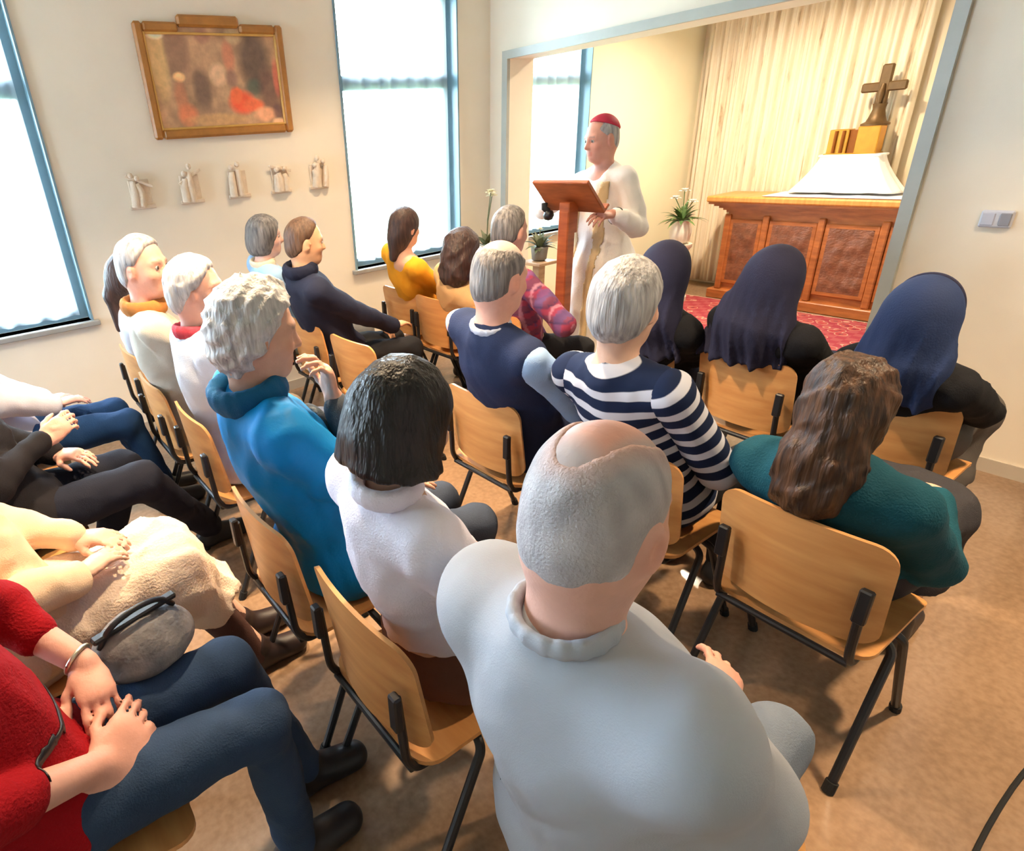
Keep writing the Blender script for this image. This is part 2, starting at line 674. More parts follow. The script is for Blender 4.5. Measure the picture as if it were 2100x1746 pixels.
chair0 = make_chair()
CHAIRS = [
    # x, y, turn, label
    (0.78, 0.362, 0.03, 'wooden stacking chair under the balding person in the pale grey jumper'),
    (0.68, 0.905, 0.0, 'wooden stacking chair under the person in the white top with a dark bob'),
    (0.665, 1.40, 0.0, 'wooden stacking chair under the white-haired person in the bright blue jacket'),
    (0.74, 2.22, 0.0, 'wooden stacking chair under the white-haired person in a white shirt with red collar'),
    (0.72, 2.72, 0.0, 'wooden stacking chair under the grey-haired person in the cream jacket'),
    (0.76, 3.3, 0.0, 'wooden stacking chair under the person with a long dark ponytail by the left window'),
    (1.7, 0.475, -0.02, 'wooden stacking chair under the person in teal, its whole backrest in plain view'),
    (1.7, 0.99, 0.0, 'wooden stacking chair under the person in the navy and white striped top'),
    (1.66, 1.585, 0.0, 'wooden stacking chair under the person in the navy vest'),
    (1.68, 2.58, 0.05, 'empty wooden stacking chair beside the person in the dark navy jacket'),
    (1.68, 3.08, 0.0, 'wooden stacking chair under the person in the dark navy jacket'),
    (1.68, 3.6, 0.0, 'wooden stacking chair under the grey-haired person in light blue'),
    (2.68, 0.645, 0.0, 'wooden stacking chair under the person in the blue veil beside the white wall'),
    (2.7, 1.13, -0.05, 'wooden stacking chair under the person in the dark veil in front of the altar'),
    (2.68, 1.64, 0.0, 'wooden stacking chair under the veiled person half hidden behind the striped top'),
    (2.52, 2.42, 0.0, 'wooden stacking chair under the grey-haired person in the plaid shirt by the lectern'),
    (2.5, 2.92, 0.0, 'wooden stacking chair under the person with dark curly hair'),
    (2.52, 3.32, 0.0, 'wooden stacking chair under the person in yellow'),
    (-0.15, 1.08, 0.0, 'wooden stacking chair under the person in the red jumper'),
    (-0.15, 1.64, 0.0, 'wooden stacking chair under the person in the cream skirt'),
    (-0.12, 2.3, 0.0, 'wooden stacking chair under the person in black on the left'),
    (-0.08, 3.0, 0.0, 'wooden stacking chair under the person in jeans below the left window'),
]
for i, (x, y, a, lb) in enumerate(CHAIRS):
    c = chair0 if i == 0 else copy_tree(chair0)
    c.location = (x, y, 0)
    c.rotation_euler = (0, 0, a)
    tag(c, lb, 'chair', 'wooden stacking chairs of the audience')

# ------------------------------------------------------------------ lectern
m_lect = wood('lectern', (138, 66, 30), (176, 92, 46), 0.4, (3, 3, 18))
L = empty('lectern', (2.80, 2.36, 0))
tag(L, 'reddish wooden lectern with a tilted desk on a single post', 'lectern')
TB = Matrix.Translation((0.0, 0, 1.315)) @ Matrix.Rotation(math.radians(46), 4, 'Y')
# desk: local x up the slope, y across; audience sees its underside
MB().bbox(-0.115, 0.115, -0.19, 0.19, -0.011, 0.011, 0.004, TB).obj('desk', m_lect, L)
lp = MB().bbox(0.10, 0.115, -0.19, 0.19, 0.011, 0.045, 0.003, TB)
lp.obj('book_ledge', m_lect, L)
MB().bbox(-0.03, 0.05, -0.035, 0.035, 1.12, 1.285, 0.004).obj('desk_support', m_lect, L)
MB().bbox(-0.032, 0.032, -0.036, 0.036, 0.04, 1.24, 0.006).obj('post', m_lect, L)
bs = MB().bbox(-0.16, 0.16, -0.05, 0.05, 0, 0.05, 0.008)
bs.bbox(-0.05, 0.05, -0.15, 0.15, 0.0, 0.048, 0.008)
bs.obj('base', m_lect, L)
mic = empty('microphone', (2.80, 2.36, 0))
tag(mic, 'small black microphone clipped under the left edge of the lectern desk', 'microphone')
MB().tube([(0.03, 0.165, 1.225), (0.015, 0.18, 1.245), (0.02, 0.185, 1.27)], 0.018, 12).obj('microphone_body', m_rubber, mic)
MB().lathe([(0.0, -0.03), (0.022, -0.024), (0.032, 0.0), (0.022, 0.024), (0, 0.03)], (0.03, 0.16, 1.205), 16).obj('microphone_head', m_black, mic, 60)

# ------------------------------------------------------------------ altar
m_top = wood('altar_top', (202, 130, 58), (222, 156, 82), 0.35, (3, 18, 3))
m_alt = wood('altar_body', (144, 80, 34), (182, 106, 52), 0.42, (3, 3, 16))
m_panel = wood('altar_carved_panel', (104, 62, 40), (138, 84, 54), 0.5, (6, 6, 9), 0.5)
A = empty('altar', (6.05, 2.36, 0))
tag(A, 'carved brown wooden altar with a light overhanging top', 'altar')
HW = 1.06
MB().bbox(0, 0.50, -HW, HW, 0.91, 0.965, 0.012).obj('altar_top', m_top, A)
bd = MB()
bd.box(0.10, 0.48, -HW+0.20, HW-0.20, 0.09, 0.80)
# flared cornice under the top
for k in range(6):
    t0, t1 = k/6, (k+1)/6
    e = lambda q: 0.20*(q**1.6)
    z0, z1 = 0.80+0.11*t0, 0.80+0.11*t1
    bd.box(0.10-e(t1)*.4, 0.48, -HW+0.20-e(t1)*.9, HW-0.20+e(t1)*.9, z0, z1)
bd.obj('altar_body', m_alt, A)
pl = MB()
pl.bbox(0.03, 0.48, -HW+0.12, HW-0.12, 0.0, 0.09, 0.008)
pl.obj('plinth', m_alt, A)
for (ya, yb) in ((-0.84, -0.44), (-0.38, 0.02), (0.08, 0.48), (0.54, 0.84)):
    fp = MB()
    fp.bbox(0.082, 0.102, ya, yb, 0.15, 0.76, 0.006)
    fo = fp.obj('front_panel', m_alt, A)
    # carved relief inside the frame
    rnd = random.Random(int(ya*100))
    vs, fs = [], []
    ny, nz = 26, 40
    for j in range(nz+1):
        for i in range(ny+1):
            u, v = i/ny, j/nz
            y = ya+0.035+(yb-ya-0.07)*u
            z = 0.185+(0.76-0.15-0.07)*v
            hh = 0.010*max(0, math.sin(math.pi*u*2+.6*math.sin(9*v))*math.sin(math.pi*v*3+.5*math.sin(7*u)))+0.006*abs(math.sin(12*u+4*v))*abs(math.sin(11*v))
            ed = min(u, 1-u, v, 1-v)
            vs.append((0.082-hh*min(1, ed*10), y, z))
    for j in range(nz):
        for i in range(ny):
            q = j*(ny+1)+i
            fs.append((q, q+ny+1, q+ny+2, q+1))
    mesh_obj('carving', vs, fs, m_panel, fo, True)
for y in (-HW+0.2, -0.41, 0.05, 0.51, HW-0.2):
    MB().bbox(0.066, 0.104, y-0.028, y+0.028, 0.09, 0.80, 0.008).obj('pilaster', m_alt, A)

m_linen = fab('linen', (240, 236, 234), 0.8, 0.03, 0.2, 90)


def cloth_grid(name, fn, nu, nv, m, parent=None):
    vs = [fn(i/nu, j/nv) for j in range(nv+1) for i in range(nu+1)]
    fs = [(j*(nu+1)+i, j*(nu+1)+i+1, (j+1)*(nu+1)+i+1, (j+1)*(nu+1)+i) for j in range(nv) for i in range(nu)]
    o = mesh_obj(name, vs, fs, m, parent, True)
    sm = o.modifiers.new('thick', 'SOLIDIFY')
    sm.thickness = 0.004
    return o


# linen along the altar top
def lin(u, v):
    y = 2.93-1.50*u
    x = 6.10+0.43*v
    z = 0.970+0.004*math.sin(u*30)*math.sin(v*6)+0.004
    return (x, y, z)


tag(cloth_grid('altar_cloth', lin, 60, 12, m_linen), 'white linen cloth lying along the altar top', 'altar cloth')
# raised linen-covered step carrying the gold shrine
GS = empty('covered_stand', (6.40, 2.40, 0.985))
tag(GS, 'white cloth-covered stepped stand at the back of the altar', 'stand')


def drape(u, v):
    a = u*2*math.pi
    cx, cy = math.cos(a), math.sin(a)
    mx_ = max(abs(cx), abs(cy))
    e = 0.72
    k = (1-e)+e/mx_
    fl = 0.2*v**1.4
    w = 0.225+fl
    dd = 0.085+fl*0.28
    x = cx*k*dd
    y = cy*k*w
    z = 0.30*(1-v)+0.006*math.sin(a*9)*v
    return (x, y+0.02*v*math.sin(a*7)*.3, max(z, 0.002)+0.004)


dr = cloth_grid('drape', drape, 96, 16, m_linen, GS)
MB().bbox(-0.09, 0.09, -0.228, 0.228, 0.285, 0.305, 0.006).obj('stand_top', m_linen, GS)
m_gold = mat('gilded_metal', sr(205, 148, 58), 0.35, 0.1, 14, metal=0.75)
m_gold_d = mat('gilded_metal_dark', sr(140, 78, 20), 0.4, 0.1, 14, metal=0.6)
SH = empty('gilded_shrine', (6.40, 2.405, 1.292))
tag(SH, 'small gold shrine box standing on the white cloth-covered stand', 'shrine')
bx = MB()
bx.bbox(-0.06, 0.06, -0.18, -0.02, 0.0, 0.205, 0.006)
bx.obj('right_door', m_gold, SH)
bx = MB()
bx.bbox(-0.055, 0.06, 0.04, 0.185, 0.0, 0.19, 0.006)
bx.obj('left_door', m_gold, SH)
MB().bbox(-0.035, 0.06, -0.02, 0.04, 0.004, 0.18, 0.003).obj('centre_niche', m_gold_d, SH)
MB().bbox(-0.075, 0.075, -0.19, 0.195, -0.006, 0.006, 0.003).obj('shrine_base', m_gold, SH)
for yy in (0.075, 0.13):
    MB().tube([(-0.062, yy, 0.01), (-0.062, yy, 0.18)], 0.012).obj('column', m_gold_d, SH)
CR = empty('standing_cross', (6.46, 2.315, 1.497))
tag(CR, 'dark bronze standing cross behind the gold shrine', 'cross')
m_bronze = mat('dark_bronze', sr(104, 78, 46), 0.5, 0.15, 18, 0.2, 40, metal=0.5)
k = MB().bbox(-0.018, 0.018, -0.04, 0.04, 0.08, 0.44, 0.01)
k.obj('cross_upright', m_bronze, CR)
MB().bbox(-0.016, 0.016, -0.155, 0.155, 0.245, 0.315, 0.01).obj('cross_arm', m_bronze, CR)
MB().lathe([(0.10, 0), (0.10, 0.015), (0.07, 0.03), (0.055, 0.07), (0.042, 0.12), (0.05, 0.16)], (0, 0, 0), 20).obj('cross_foot', m_bronze, CR, 50)
MB().tube([(-0.02, 0, 0.30), (-0.035, 0, 0.24), (-0.03, 0, 0.16)], [0.014, 0.022, 0.014], 10).obj('corpus', m_bronze, CR, 60)

# ------------------------------------------------------------------ pleated hanging behind the altar
m_hang = bpy.data.materials.new('streaked_hanging')
t, n, l, p = nt(m_hang)
tc = n.new('ShaderNodeTexCoord')
mp = n.new('ShaderNodeMapping')
mp.inputs['Scale'].default_value = (1, 11, 0.9)
l.new(tc.outputs['Object'], mp.inputs[0])
no = n.new('ShaderNodeTexNoise')
no.inputs['Scale'].default_value = 2.2
no.inputs['Detail'].default_value = 6
no.inputs['Roughness'].default_value = 0.62
l.new(mp.outputs[0], no.inputs[0])
cr = n.new('ShaderNodeValToRGB')
e = cr.color_ramp.elements
e[0].position, e[0].color = 0.30, (*sr(172, 146, 112), 1)
e[1].position, e[1].color = 0.55, (*sr(238, 222, 196), 1)
x = e.new(0.40)
x.color = (*sr(232, 212, 182), 1)
l.new(no.outputs[0], cr.inputs[0])
l.new(cr.outputs[0], p.inputs['Base Color'])
p.inputs['Roughness'].default_value = 0.9


def hang(u, v):
    y = 3.93-1.80*u
    a = u*2*math.pi
    x = XB-0.075+0.020*math.sin(a*15+1.2*math.sin(a*3))+0.012*math.sin(a*37+2)
    return (x, y, 2.80-2.76*v)


o = cloth_grid('pleated_hanging', hang, 330, 10, m_hang)
tag(o, 'beige brown-streaked pleated hanging on the wall behind the altar', 'hanging')

# ------------------------------------------------------------------ patterned rug
m_rug = bpy.data.materials.new('red_rug')
t, n, l, p = nt(m_rug)
tc = n.new('ShaderNodeTexCoord')
vo = n.new('ShaderNodeTexVoronoi')
vo.inputs['Scale'].default_value = 9
l.new(tc.outputs['Object'], vo.inputs[0])
wv = n.new('ShaderNodeTexChecker')
wv.inputs['Scale'].default_value = 14
wv.inputs[1].default_value = (*sr(150, 40, 48), 1)
wv.inputs[2].default_value = (*sr(176, 96, 84), 1)
l.new(tc.outputs['Object'], wv.inputs[0])
cr = n.new('ShaderNodeValToRGB')
cr.color_ramp.interpolation = 'CONSTANT'
e = cr.color_ramp.elements
e[0].position, e[0].color = 0.0, (*sr(96, 30, 50), 1)
e[1].position, e[1].color = 0.16, (*sr(160, 40, 46), 1)
x = e.new(0.36)
x.color = (*sr(196, 160, 130), 1)
x = e.new(0.42)
x.color = (*sr(150, 44, 58), 1)
l.new(vo.outputs['Distance'], cr.inputs[0])
mi = n.new('ShaderNodeMix')
mi.data_type = 'RGBA'
mi.inputs[0].default_value = 0.35
l.new(cr.outputs[0], mi.inputs[6])
l.new(wv.outputs[0], mi.inputs[7])
l.new(mi.outputs[2], p.inputs['Base Color'])
p.inputs['Roughness'].default_value = 0.95
R_ = empty('patterned_rug', (5.30, 2.45, 0))
tag(R_, 'red patterned rug on the floor in front of the altar', 'rug')
MB().bbox(-0.72, 0.72, -1.25, 1.15, 0.0, 0.010, 0.003).obj('pile_field', m_rug, R_)
fr = MB()
for xx in (-0.74, 0.72):
    fr.box(xx, xx+0.02, -1.25, 1.15, 0, 0.006)
fr.obj('fringe', fab('fringe', (206, 190, 160)), R_)

# ------------------------------------------------------------------ painting in a gilt frame (plain stand-in scene of figures)
PX0, PX1, PZ0, PZ1 = 1.105, 2.005, 1.755, 2.345
P = empty('framed_painting', ((PX0+PX1)/2, YW-0.006, (PZ0+PZ1)/2))
tag(P, 'wide painting of figures in a brown gilt frame with a stepped top', 'painting')
m_gilt = mat('gilt_frame_wood', sr(168, 110, 46), 0.4, 0.14, 16, 0.15, 50)
hw, hh = (PX1-PX0)/2, (PZ1-PZ0)/2
fw_ = 0.052
f = MB()


def rail(b, x0, x1, z0, z1):
    b.bbox(x0, x1, -0.035, 0, z0, z1, 0.012)


rail(f, -hw, -hw+fw_, -hh, hh)
rail(f, hw-fw_, hw, -hh, hh)
rail(f, -hw+fw_, hw-fw_, -hh, -hh+fw_)
rail(f, -hw+fw_, -0.20, hh-fw_, hh)
rail(f, 0.17, hw-fw_, hh-fw_, hh)
rail(f, -0.20, 0.17, hh-fw_+0.03, hh+0.038)
f.obj('picture_frame', m_gilt, P)
lining = MB()
q = fw_-0.004
for (a0, a1, b0, b1) in ((-hw+q, -hw+q+.012, -hh+q, hh-q), (hw-q-.012, hw-q, -hh+q, hh-q), (-hw+q+.012, hw-q-.012, -hh+q, -hh+q+.012), (-hw+q+.012, hw-q-.012, hh-q-.012, hh-q)):
    lining.bbox(a0, a1, -0.028, -0.004, b0, b1, 0.003)
lining.obj('inner_slip', mat('gilt_slip', sr(208, 160, 84), 0.35, 0.1, 20), P)
NU, NV = 150, 100
uu, vv = np.meshgrid(np.linspace(0, 1, NU+1), np.linspace(0, 1, NV+1))
rng = np.random.RandomState(4)
base = np.zeros((NV+1, NU+1, 3))+np.array(sr(160, 122, 92))
nz = sum(a_*np.sin(uu*k1+vv*k2+ph) for a_, k1, k2, ph in [(0.5, 9, 4, 1), (0.4, 17, -8, 2), (0.3, 31, 12, 0), (0.3, -24, 29, 4), (0.2, 60, 22, 1)])
base = base*(1+0.22*nz[..., None])
blobs = [  # u, v, ru, rv, colour, strength (v upward)
    (0.07, 0.70, 0.07, 0.42, (196, 158, 108), .9), (0.08, 0.95, 0.07, 0.07, (236, 224, 196), .95), (0.22, 0.75, 0.09, 0.3, (128, 92, 72), .8),
    (0.36, 0.40, 0.07, 0.24, (104, 78, 64), .9), (0.42, 0.72, 0.10, 0.18, (168, 128, 96), .7), (0.50, 0.54, 0.07, 0.12, (206, 164, 128), .8),
    (0.20, 0.52, 0.045, 0.05, (232, 178, 122), .9), (0.19, 0.30, 0.05, 0.2, (168, 104, 74), .8), (0.22, 0.14, 0.08, 0.12, (196, 110, 74), .85),
    (0.60, 0.72, 0.05, 0.16, (184, 112, 84), .8), (0.80, 0.70, 0.13, 0.32, (88, 68, 58), .9), (0.78, 0.40, 0.08, 0.10, (72, 80, 68), .8),
    (0.90, 0.35, 0.09, 0.3, (104, 72, 60), .85), (0.97, 0.5, 0.03, 0.2, (190, 100, 80), .8), (0.66, 0.25, 0.11, 0.13, (214, 84, 52), 1.0), (0.75, 0.22, 0.09, 0.07, (222, 100, 62), .95),
    (0.62, 0.33, 0.05, 0.09, (226, 98, 58), .95), (0.84, 0.12, 0.10, 0.08, (214, 150, 112), .85), (0.45, 0.08, 0.25, 0.07, (184, 138, 92), .8), (0.96, 0.14, 0.05, 0.1, (90, 62, 60), .8),
    (0.95, 0.03, 0.06, 0.04, (226, 180, 140), .8), (0.66, 0.93, 0.07, 0.09, (178, 148, 112), .8), (0.42, 0.92, 0.06, 0.08, (140, 92, 76), .7), (0.60, 0.5, 0.05, 0.1, (130, 92, 80), .7)]
for (bu, bv, ru, rv, c, st) in blobs:
    dd = ((uu-bu)/ru)**2+((vv-bv)/rv)**2
    w_ = st*np.clip(1.35-dd, 0, 1)
    base = base*(1-w_[..., None])+np.array(sr(*c))*w_[..., None]
vs = np.stack([-hw+0.05+(2*hw-0.10)*uu, -0.012+0*uu, -hh+0.05+(2*hh-0.07)*vv], -1).reshape(-1, 3)
ii = np.arange(NV)[:, None]*(NU+1)+np.arange(NU)[None]
fs = np.stack([ii, ii+1, ii+NU+2, ii+NU+1], -1).reshape(-1, 4)
mesh_obj('canvas', vs, fs, attr_mat('oil_paint', 0.45, 0.2, 90, var=0.12), P, True, np.clip(base*1.5, 0, 1).reshape(-1, 3))
MB().box(-hw+0.03, hw-0.03, -0.011, 0.004, -hh+0.03, hh-0.03).obj('backing_board', mat('backing_board', sr(110, 80, 50), 0.8), P)

# ------------------------------------------------------------------ five small reliefs below the painting
m_relief = mat('pale_plaster', sr(222, 202, 180), 0.8, 0.06, 30, 0.3, 120)
RZ = 1.503
for i, px in enumerate((0.958, 1.262, 1.575, 1.872, 2.160)):
    rnd = random.Random(20+i)
    r = empty('wall_relief', (px, YW, RZ))
    tag(r, '%s from the left of five small pale plaster reliefs below the painting' % ('first', 'second', 'third', 'fourth', 'fifth')[i], 'relief', 'stations below the painting')
    g = MB()
    prev = None
    hgt = 0.10
    for k in range(rnd.choice((2, 3))):
        cx = (k-1)*0.038+rnd.uniform(-.012, .012)
        top = rnd.uniform(0.03, 0.10)
        g.tube([(cx, -0.018, -hgt), (cx+rnd.uniform(-.01, .01), -0.026, -0.02), (cx+rnd.uniform(-.012, .012), -0.024, top-0.03)], [0.026, 0.024, 0.016], 10)
        g.lathe([(0.0, -0.018), (0.013, -0.012), (0.017, 0), (0.013, 0.012), (0.0, 0.018)], (cx+rnd.uniform(-.008, .008), -0.028, top), 12)
    a_ = rnd.uniform(-0.5, 0.5)
    g.obj('figures', m_relief, r, 60)
    bb = MB()
    bb.bbox(-0.075, 0.075, -0.016, 0.0, -0.115, -0.09, 0.004)
    bb.bbox(-0.06, 0.06, -0.010, 0.0, -0.10, 0.05, 0.004)
    bb.obj('relief_ground', m_relief, r)
    if i in (0, 1, 3):
        MB().bbox(-0.08, 0.08, -0.034, -0.022, -0.008, 0.008, 0.002, Matrix.Translation((0, 0, 0.04)) @ Matrix.Rotation(a_, 4, 'Y')).obj('relief_cross', m_relief, r)

# ------------------------------------------------------------------ switch plate on the white wall at the right
sw = empty('wall_switch', (XO, 0.805, 1.16))
tag(sw, 'small pale grey switch panel on the white wall at the right', 'switch')
m_sw = mat('switch_plastic', sr(206, 206, 216), 0.4, 0.02)
MB().bbox(-0.022, 0.0, -0.055, 0.055, -0.036, 0.036, 0.006).obj('housing', m_sw, sw)
MB().bbox(-0.028, -0.02, 0.004, 0.048, -0.026, 0.026, 0.003).obj('rocker', mat('switch_rocker', sr(190, 190, 204), 0.4, 0.02), sw)
MB().bbox(-0.03, -0.02, -0.05, -0.012, -0.026, 0.026, 0.003).obj('dial', mat('switch_dial', sr(140, 138, 146), 0.4, 0.05), sw)

# ------------------------------------------------------------------ plants
m_leaf = mat('leaf_green', sr(84, 112, 58), 0.5, 0.3, 20)
m_leaf2 = mat('leaf_olive', sr(92, 96, 62), 0.55, 0.3, 20)
m_petal = mat('petal_cream', sr(238, 226, 190), 0.6, 0.08, 20)
m_petalw = mat('petal_white', sr(244, 240, 232), 0.6, 0.05, 20)
m_pot = mat('white_pot_glaze', sr(228, 216, 200), 0.35, 0.04, 10)
m_stand = wood('plant_stand', (150, 112, 76), (184, 144, 104), 0.5, (4, 4, 18))


def leaf(b, base, dirv, ln, w, droop=0.5):
    d = Vector(dirv).normalized()
    s = d.cross(Vector((0, 0, 1)))
    s = s.normalized() if s.length > .01 else Vector((1, 0, 0))
    vs, fs = [], []
    p_ = Vector(base)
    N = 6
    for k in range(N+1):
        t_ = k/N
        ww = w*math.sin(math.pi*(0.08+0.92*t_)**0.8)
        vs += [p_-s*ww+Vector((0, 0, .25*ww)), p_.copy(), p_+s*ww+Vector((0, 0, .25*ww))]
        p_ = p_+d*ln/N
        d = (d+Vector((0, 0, -droop/N))).normalized()
    for k in range(N):
        for j in (0, 1):
            fs.append((3*k+j, 3*k+j+1, 3*k+4+j, 3*k+3+j))
    b.add(vs, fs)


def flower(b, c, r, npet=8, seed=0):
    rnd = random.Random(seed)
    for lay, (rr, el) in enumerate(((1.0, 0.3), (0.75, 0.8), (0.45, 1.3))):
        for k in range(npet):
            a_ = 2*math.pi*(k+lay*.5)/npet+rnd.uniform(-.15, .15)
            leaf(b, c, (math.cos(a_)*math.cos(el), math.sin(a_)*math.cos(el), math.sin(el)), r*rr, r*0.28, 0.6)


def arrangement(loc, label, cat, pot_prof, pot_m, stems, nleaf, leaf_m, petal_m, lh, seed, stand=None, fr_=0.055):
    rnd = random.Random(seed)
    r = empty('flower_arrangement', loc)
    tag(r, label, cat)
    MB().lathe(pot_prof, (0, 0, 0), 24).obj('vase', pot_m, r, 50)
    top = pot_prof[-1][1]
    lv = MB()
    for k in range(nleaf):
        a_ = rnd.uniform(0, 6.28)
        el = rnd.uniform(.3, 1.3)
        leaf(lv, (0, 0, top-0.02), (math.cos(a_)*math.cos(el), math.sin(a_)*math.cos(el), math.sin(el)), lh*rnd.uniform(.6, 1), .022, 1.2)
    lv.obj('leaves', leaf_m, r, 60)
    for k, (dx, dy, h) in enumerate(stems):
        st = MB().tube([(0, 0, top-0.05), (dx*.3, dy*.3, top+h*.5), (dx, dy, top+h)], 0.004, 6).obj('stem', leaf_m, r)
        fb = MB()
        flower(fb, (dx, dy, top+h), fr_, 8, seed+k)
        fb.obj('blossom', petal_m, st, 60)
    return r


# tall flower by the corner of the window wall
arrangement((3.50, 3.76, 0), 'tall vase with a single cream flower by the corner beside the window', 'flowers',
            [(0.11, 0), (0.12, 0.03), (0.09, 0.2), (0.075, 0.55), (0.06, 0.78), (0.07, 0.84)], m_pot,
            [(-0.01, -0.06, 0.40), (0.03, -0.03, 0.37)], 16, m_leaf2, m_petal, 0.2, 3, fr_=0.06)
# plant on a small stand between the window and the lectern
st = empty('plant_stand', (3.62, 3.30, 0))
tag(st, 'slim light wooden pedestal left of the speaker', 'pedestal')
MB().bbox(-0.10, 0.10, -0.10, 0.10, 0.72, 0.745, 0.005).obj('pedestal_top', m_stand, st)
MB().bbox(-0.035, 0.035, -0.035, 0.035, 0.03, 0.72, 0.005).obj('column', m_stand, st)
MB().bbox(-0.12, 0.12, -0.12, 0.12, 0, 0.03, 0.005).obj('base', m_stand, st)
arrangement((3.62, 3.30, 0.746), 'grey-green plant in a small pot on the slim pedestal left of the speaker', 'plant',
            [(0.04, 0), (0.055, 0.01), (0.065, 0.10), (0.06, 0.105)], mat('grey_pot', sr(120, 112, 100), 0.6), [(0.02, 0.02, 0.12)], 34, m_leaf2, m_petal, 0.17, 5, fr_=0.03)
# flowers on a white pillar left of the altar
st = empty('flower_pillar', (5.75, 3.46, 0))
tag(st, 'pale round pillar between the speaker and the altar', 'pedestal')
MB().lathe([(0.13, 0), (0.13, 0.05), (0.10, 0.07), (0.095, 0.50), (0.12, 0.53), (0.12, 0.56)], (0, 0, 0), 28).obj('pillar_shaft', m_pot, st, 40)
arrangement((5.75, 3.46, 0.561), 'white flowers with dark green leaves on the pale pillar left of the altar', 'flowers',
            [(0.06, 0), (0.09, 0.03), (0.10, 0.12), (0.075, 0.20), (0.08, 0.215)], m_pot,
            [(0.02, 0.02, 0.26), (-0.05, 0.06, 0.20), (0.06, -0.05, 0.16)], 40, m_leaf, m_petalw, 0.27, 8, fr_=0.06)

# thin dark cable on the floor at the right
tag(MB().tube([(0.9, -0.06, 0.006), (1.58, -0.004, 0.006), (1.95, -0.012, 0.006), (2.5, -0.10, 0.006), (3.2, -0.5, 0.006)], 0.006, 8, fillet=0.2).obj('floor_cable', m_rubber), 'thin dark cable lying across the brown floor at the lower right', 'cable')

# ------------------------------------------------------------------ figure modelling: smooth-blended implicit surfaces meshed to one skin
def V3(*a):
    return np.array(a, dtype=np.float64)


def unit(v):
    return v/(np.linalg.norm(v)+1e-12)


def smin(a, b, k):
    h = np.clip(0.5+0.5*(b-a)/k, 0, 1)
    return b+(a-b)*h-k*h*(1-h)


def smax(a, b, k):
    return -smin(-a, -b, k)


class Rc:
    """round cone between two points"""
    def __init__(s, a, b, ra, rb, flat=None, k=0.02, op='add'):
        s.a, s.b, s.ra, s.rb, s.k, s.op = np.asarray(a, float), np.asarray(b, float), ra, rb, k, op
        r = max(ra, rb)
        s.lo = np.minimum(s.a, s.b)-r
        s.hi = np.maximum(s.a, s.b)+r
        s.flat = flat      # (axis, factor): squash along an axis

    def d(s, P):
        q = P-s.a
        ab = s.b-s.a
        if s.flat is not None:
            ax, f = s.flat
            q = q+np.outer(q @ ax, ax)*(1/f-1)
            ab = ab+ax*(ab @ ax)*(1/f-1)
        t = np.clip(q @ ab/(ab @ ab+1e-12), 0, 1)
        dd = np.linalg.norm(q-t[:, None]*ab, axis=1)-(s.ra+(s.rb-s.ra)*t)
        return dd*(min(1, s.flat[1]*1.3) if s.flat is not None else 1)


class El:
    """ellipsoid with axes R (columns)"""
    def __init__(s, c, r, R=None, k=0.02, op='add'):
        s.c, s.r, s.k, s.op = np.asarray(c, float), np.asarray(r, float), k, op
        s.R = np.eye(3) if R is None else R
        e = np.sqrt(((s.R*s.r)**2).sum(1))
        s.lo, s.hi = s.c-e, s.c+e

    def d(s, P):
        q = (P-s.c) @ s.R
        k0 = np.linalg.norm(q/s.r, axis=1)
        k1 = np.linalg.norm(q/(s.r*s.r), axis=1)
        return np.where(k1 > 1e-9, k0*(k0-1)/np.maximum(k1, 1e-9), -s.r.min())


class Pl:
    """half space kept on the negative side of the plane"""
    op = 'cut'

    def __init__(s, p, nrm, k=0.008):
        s.p, s.n, s.k = np.asarray(p, float), unit(np.asarray(nrm, float)), k

    def d(s, P):
        return (P-s.p) @ s.n


def sdf(prims, P, h, post=None):
    D = np.full(len(P), 0.3)
    for q in prims:
        if q.op == 'cut':
            D = smax(D, q.d(P), q.k)
            continue
        e = q.k+4*h
        m = ((P > q.lo-e) & (P < q.hi+e)).all(1)
        if not m.any():
            continue
        v = q.d(P[m])
        if q.op == 'add':
            D[m] = smin(D[m], v, q.k)
        else:
            D[m] = smax(D[m], -v, q.k)
    if post is not None:
        D = D+post(P)
    return D


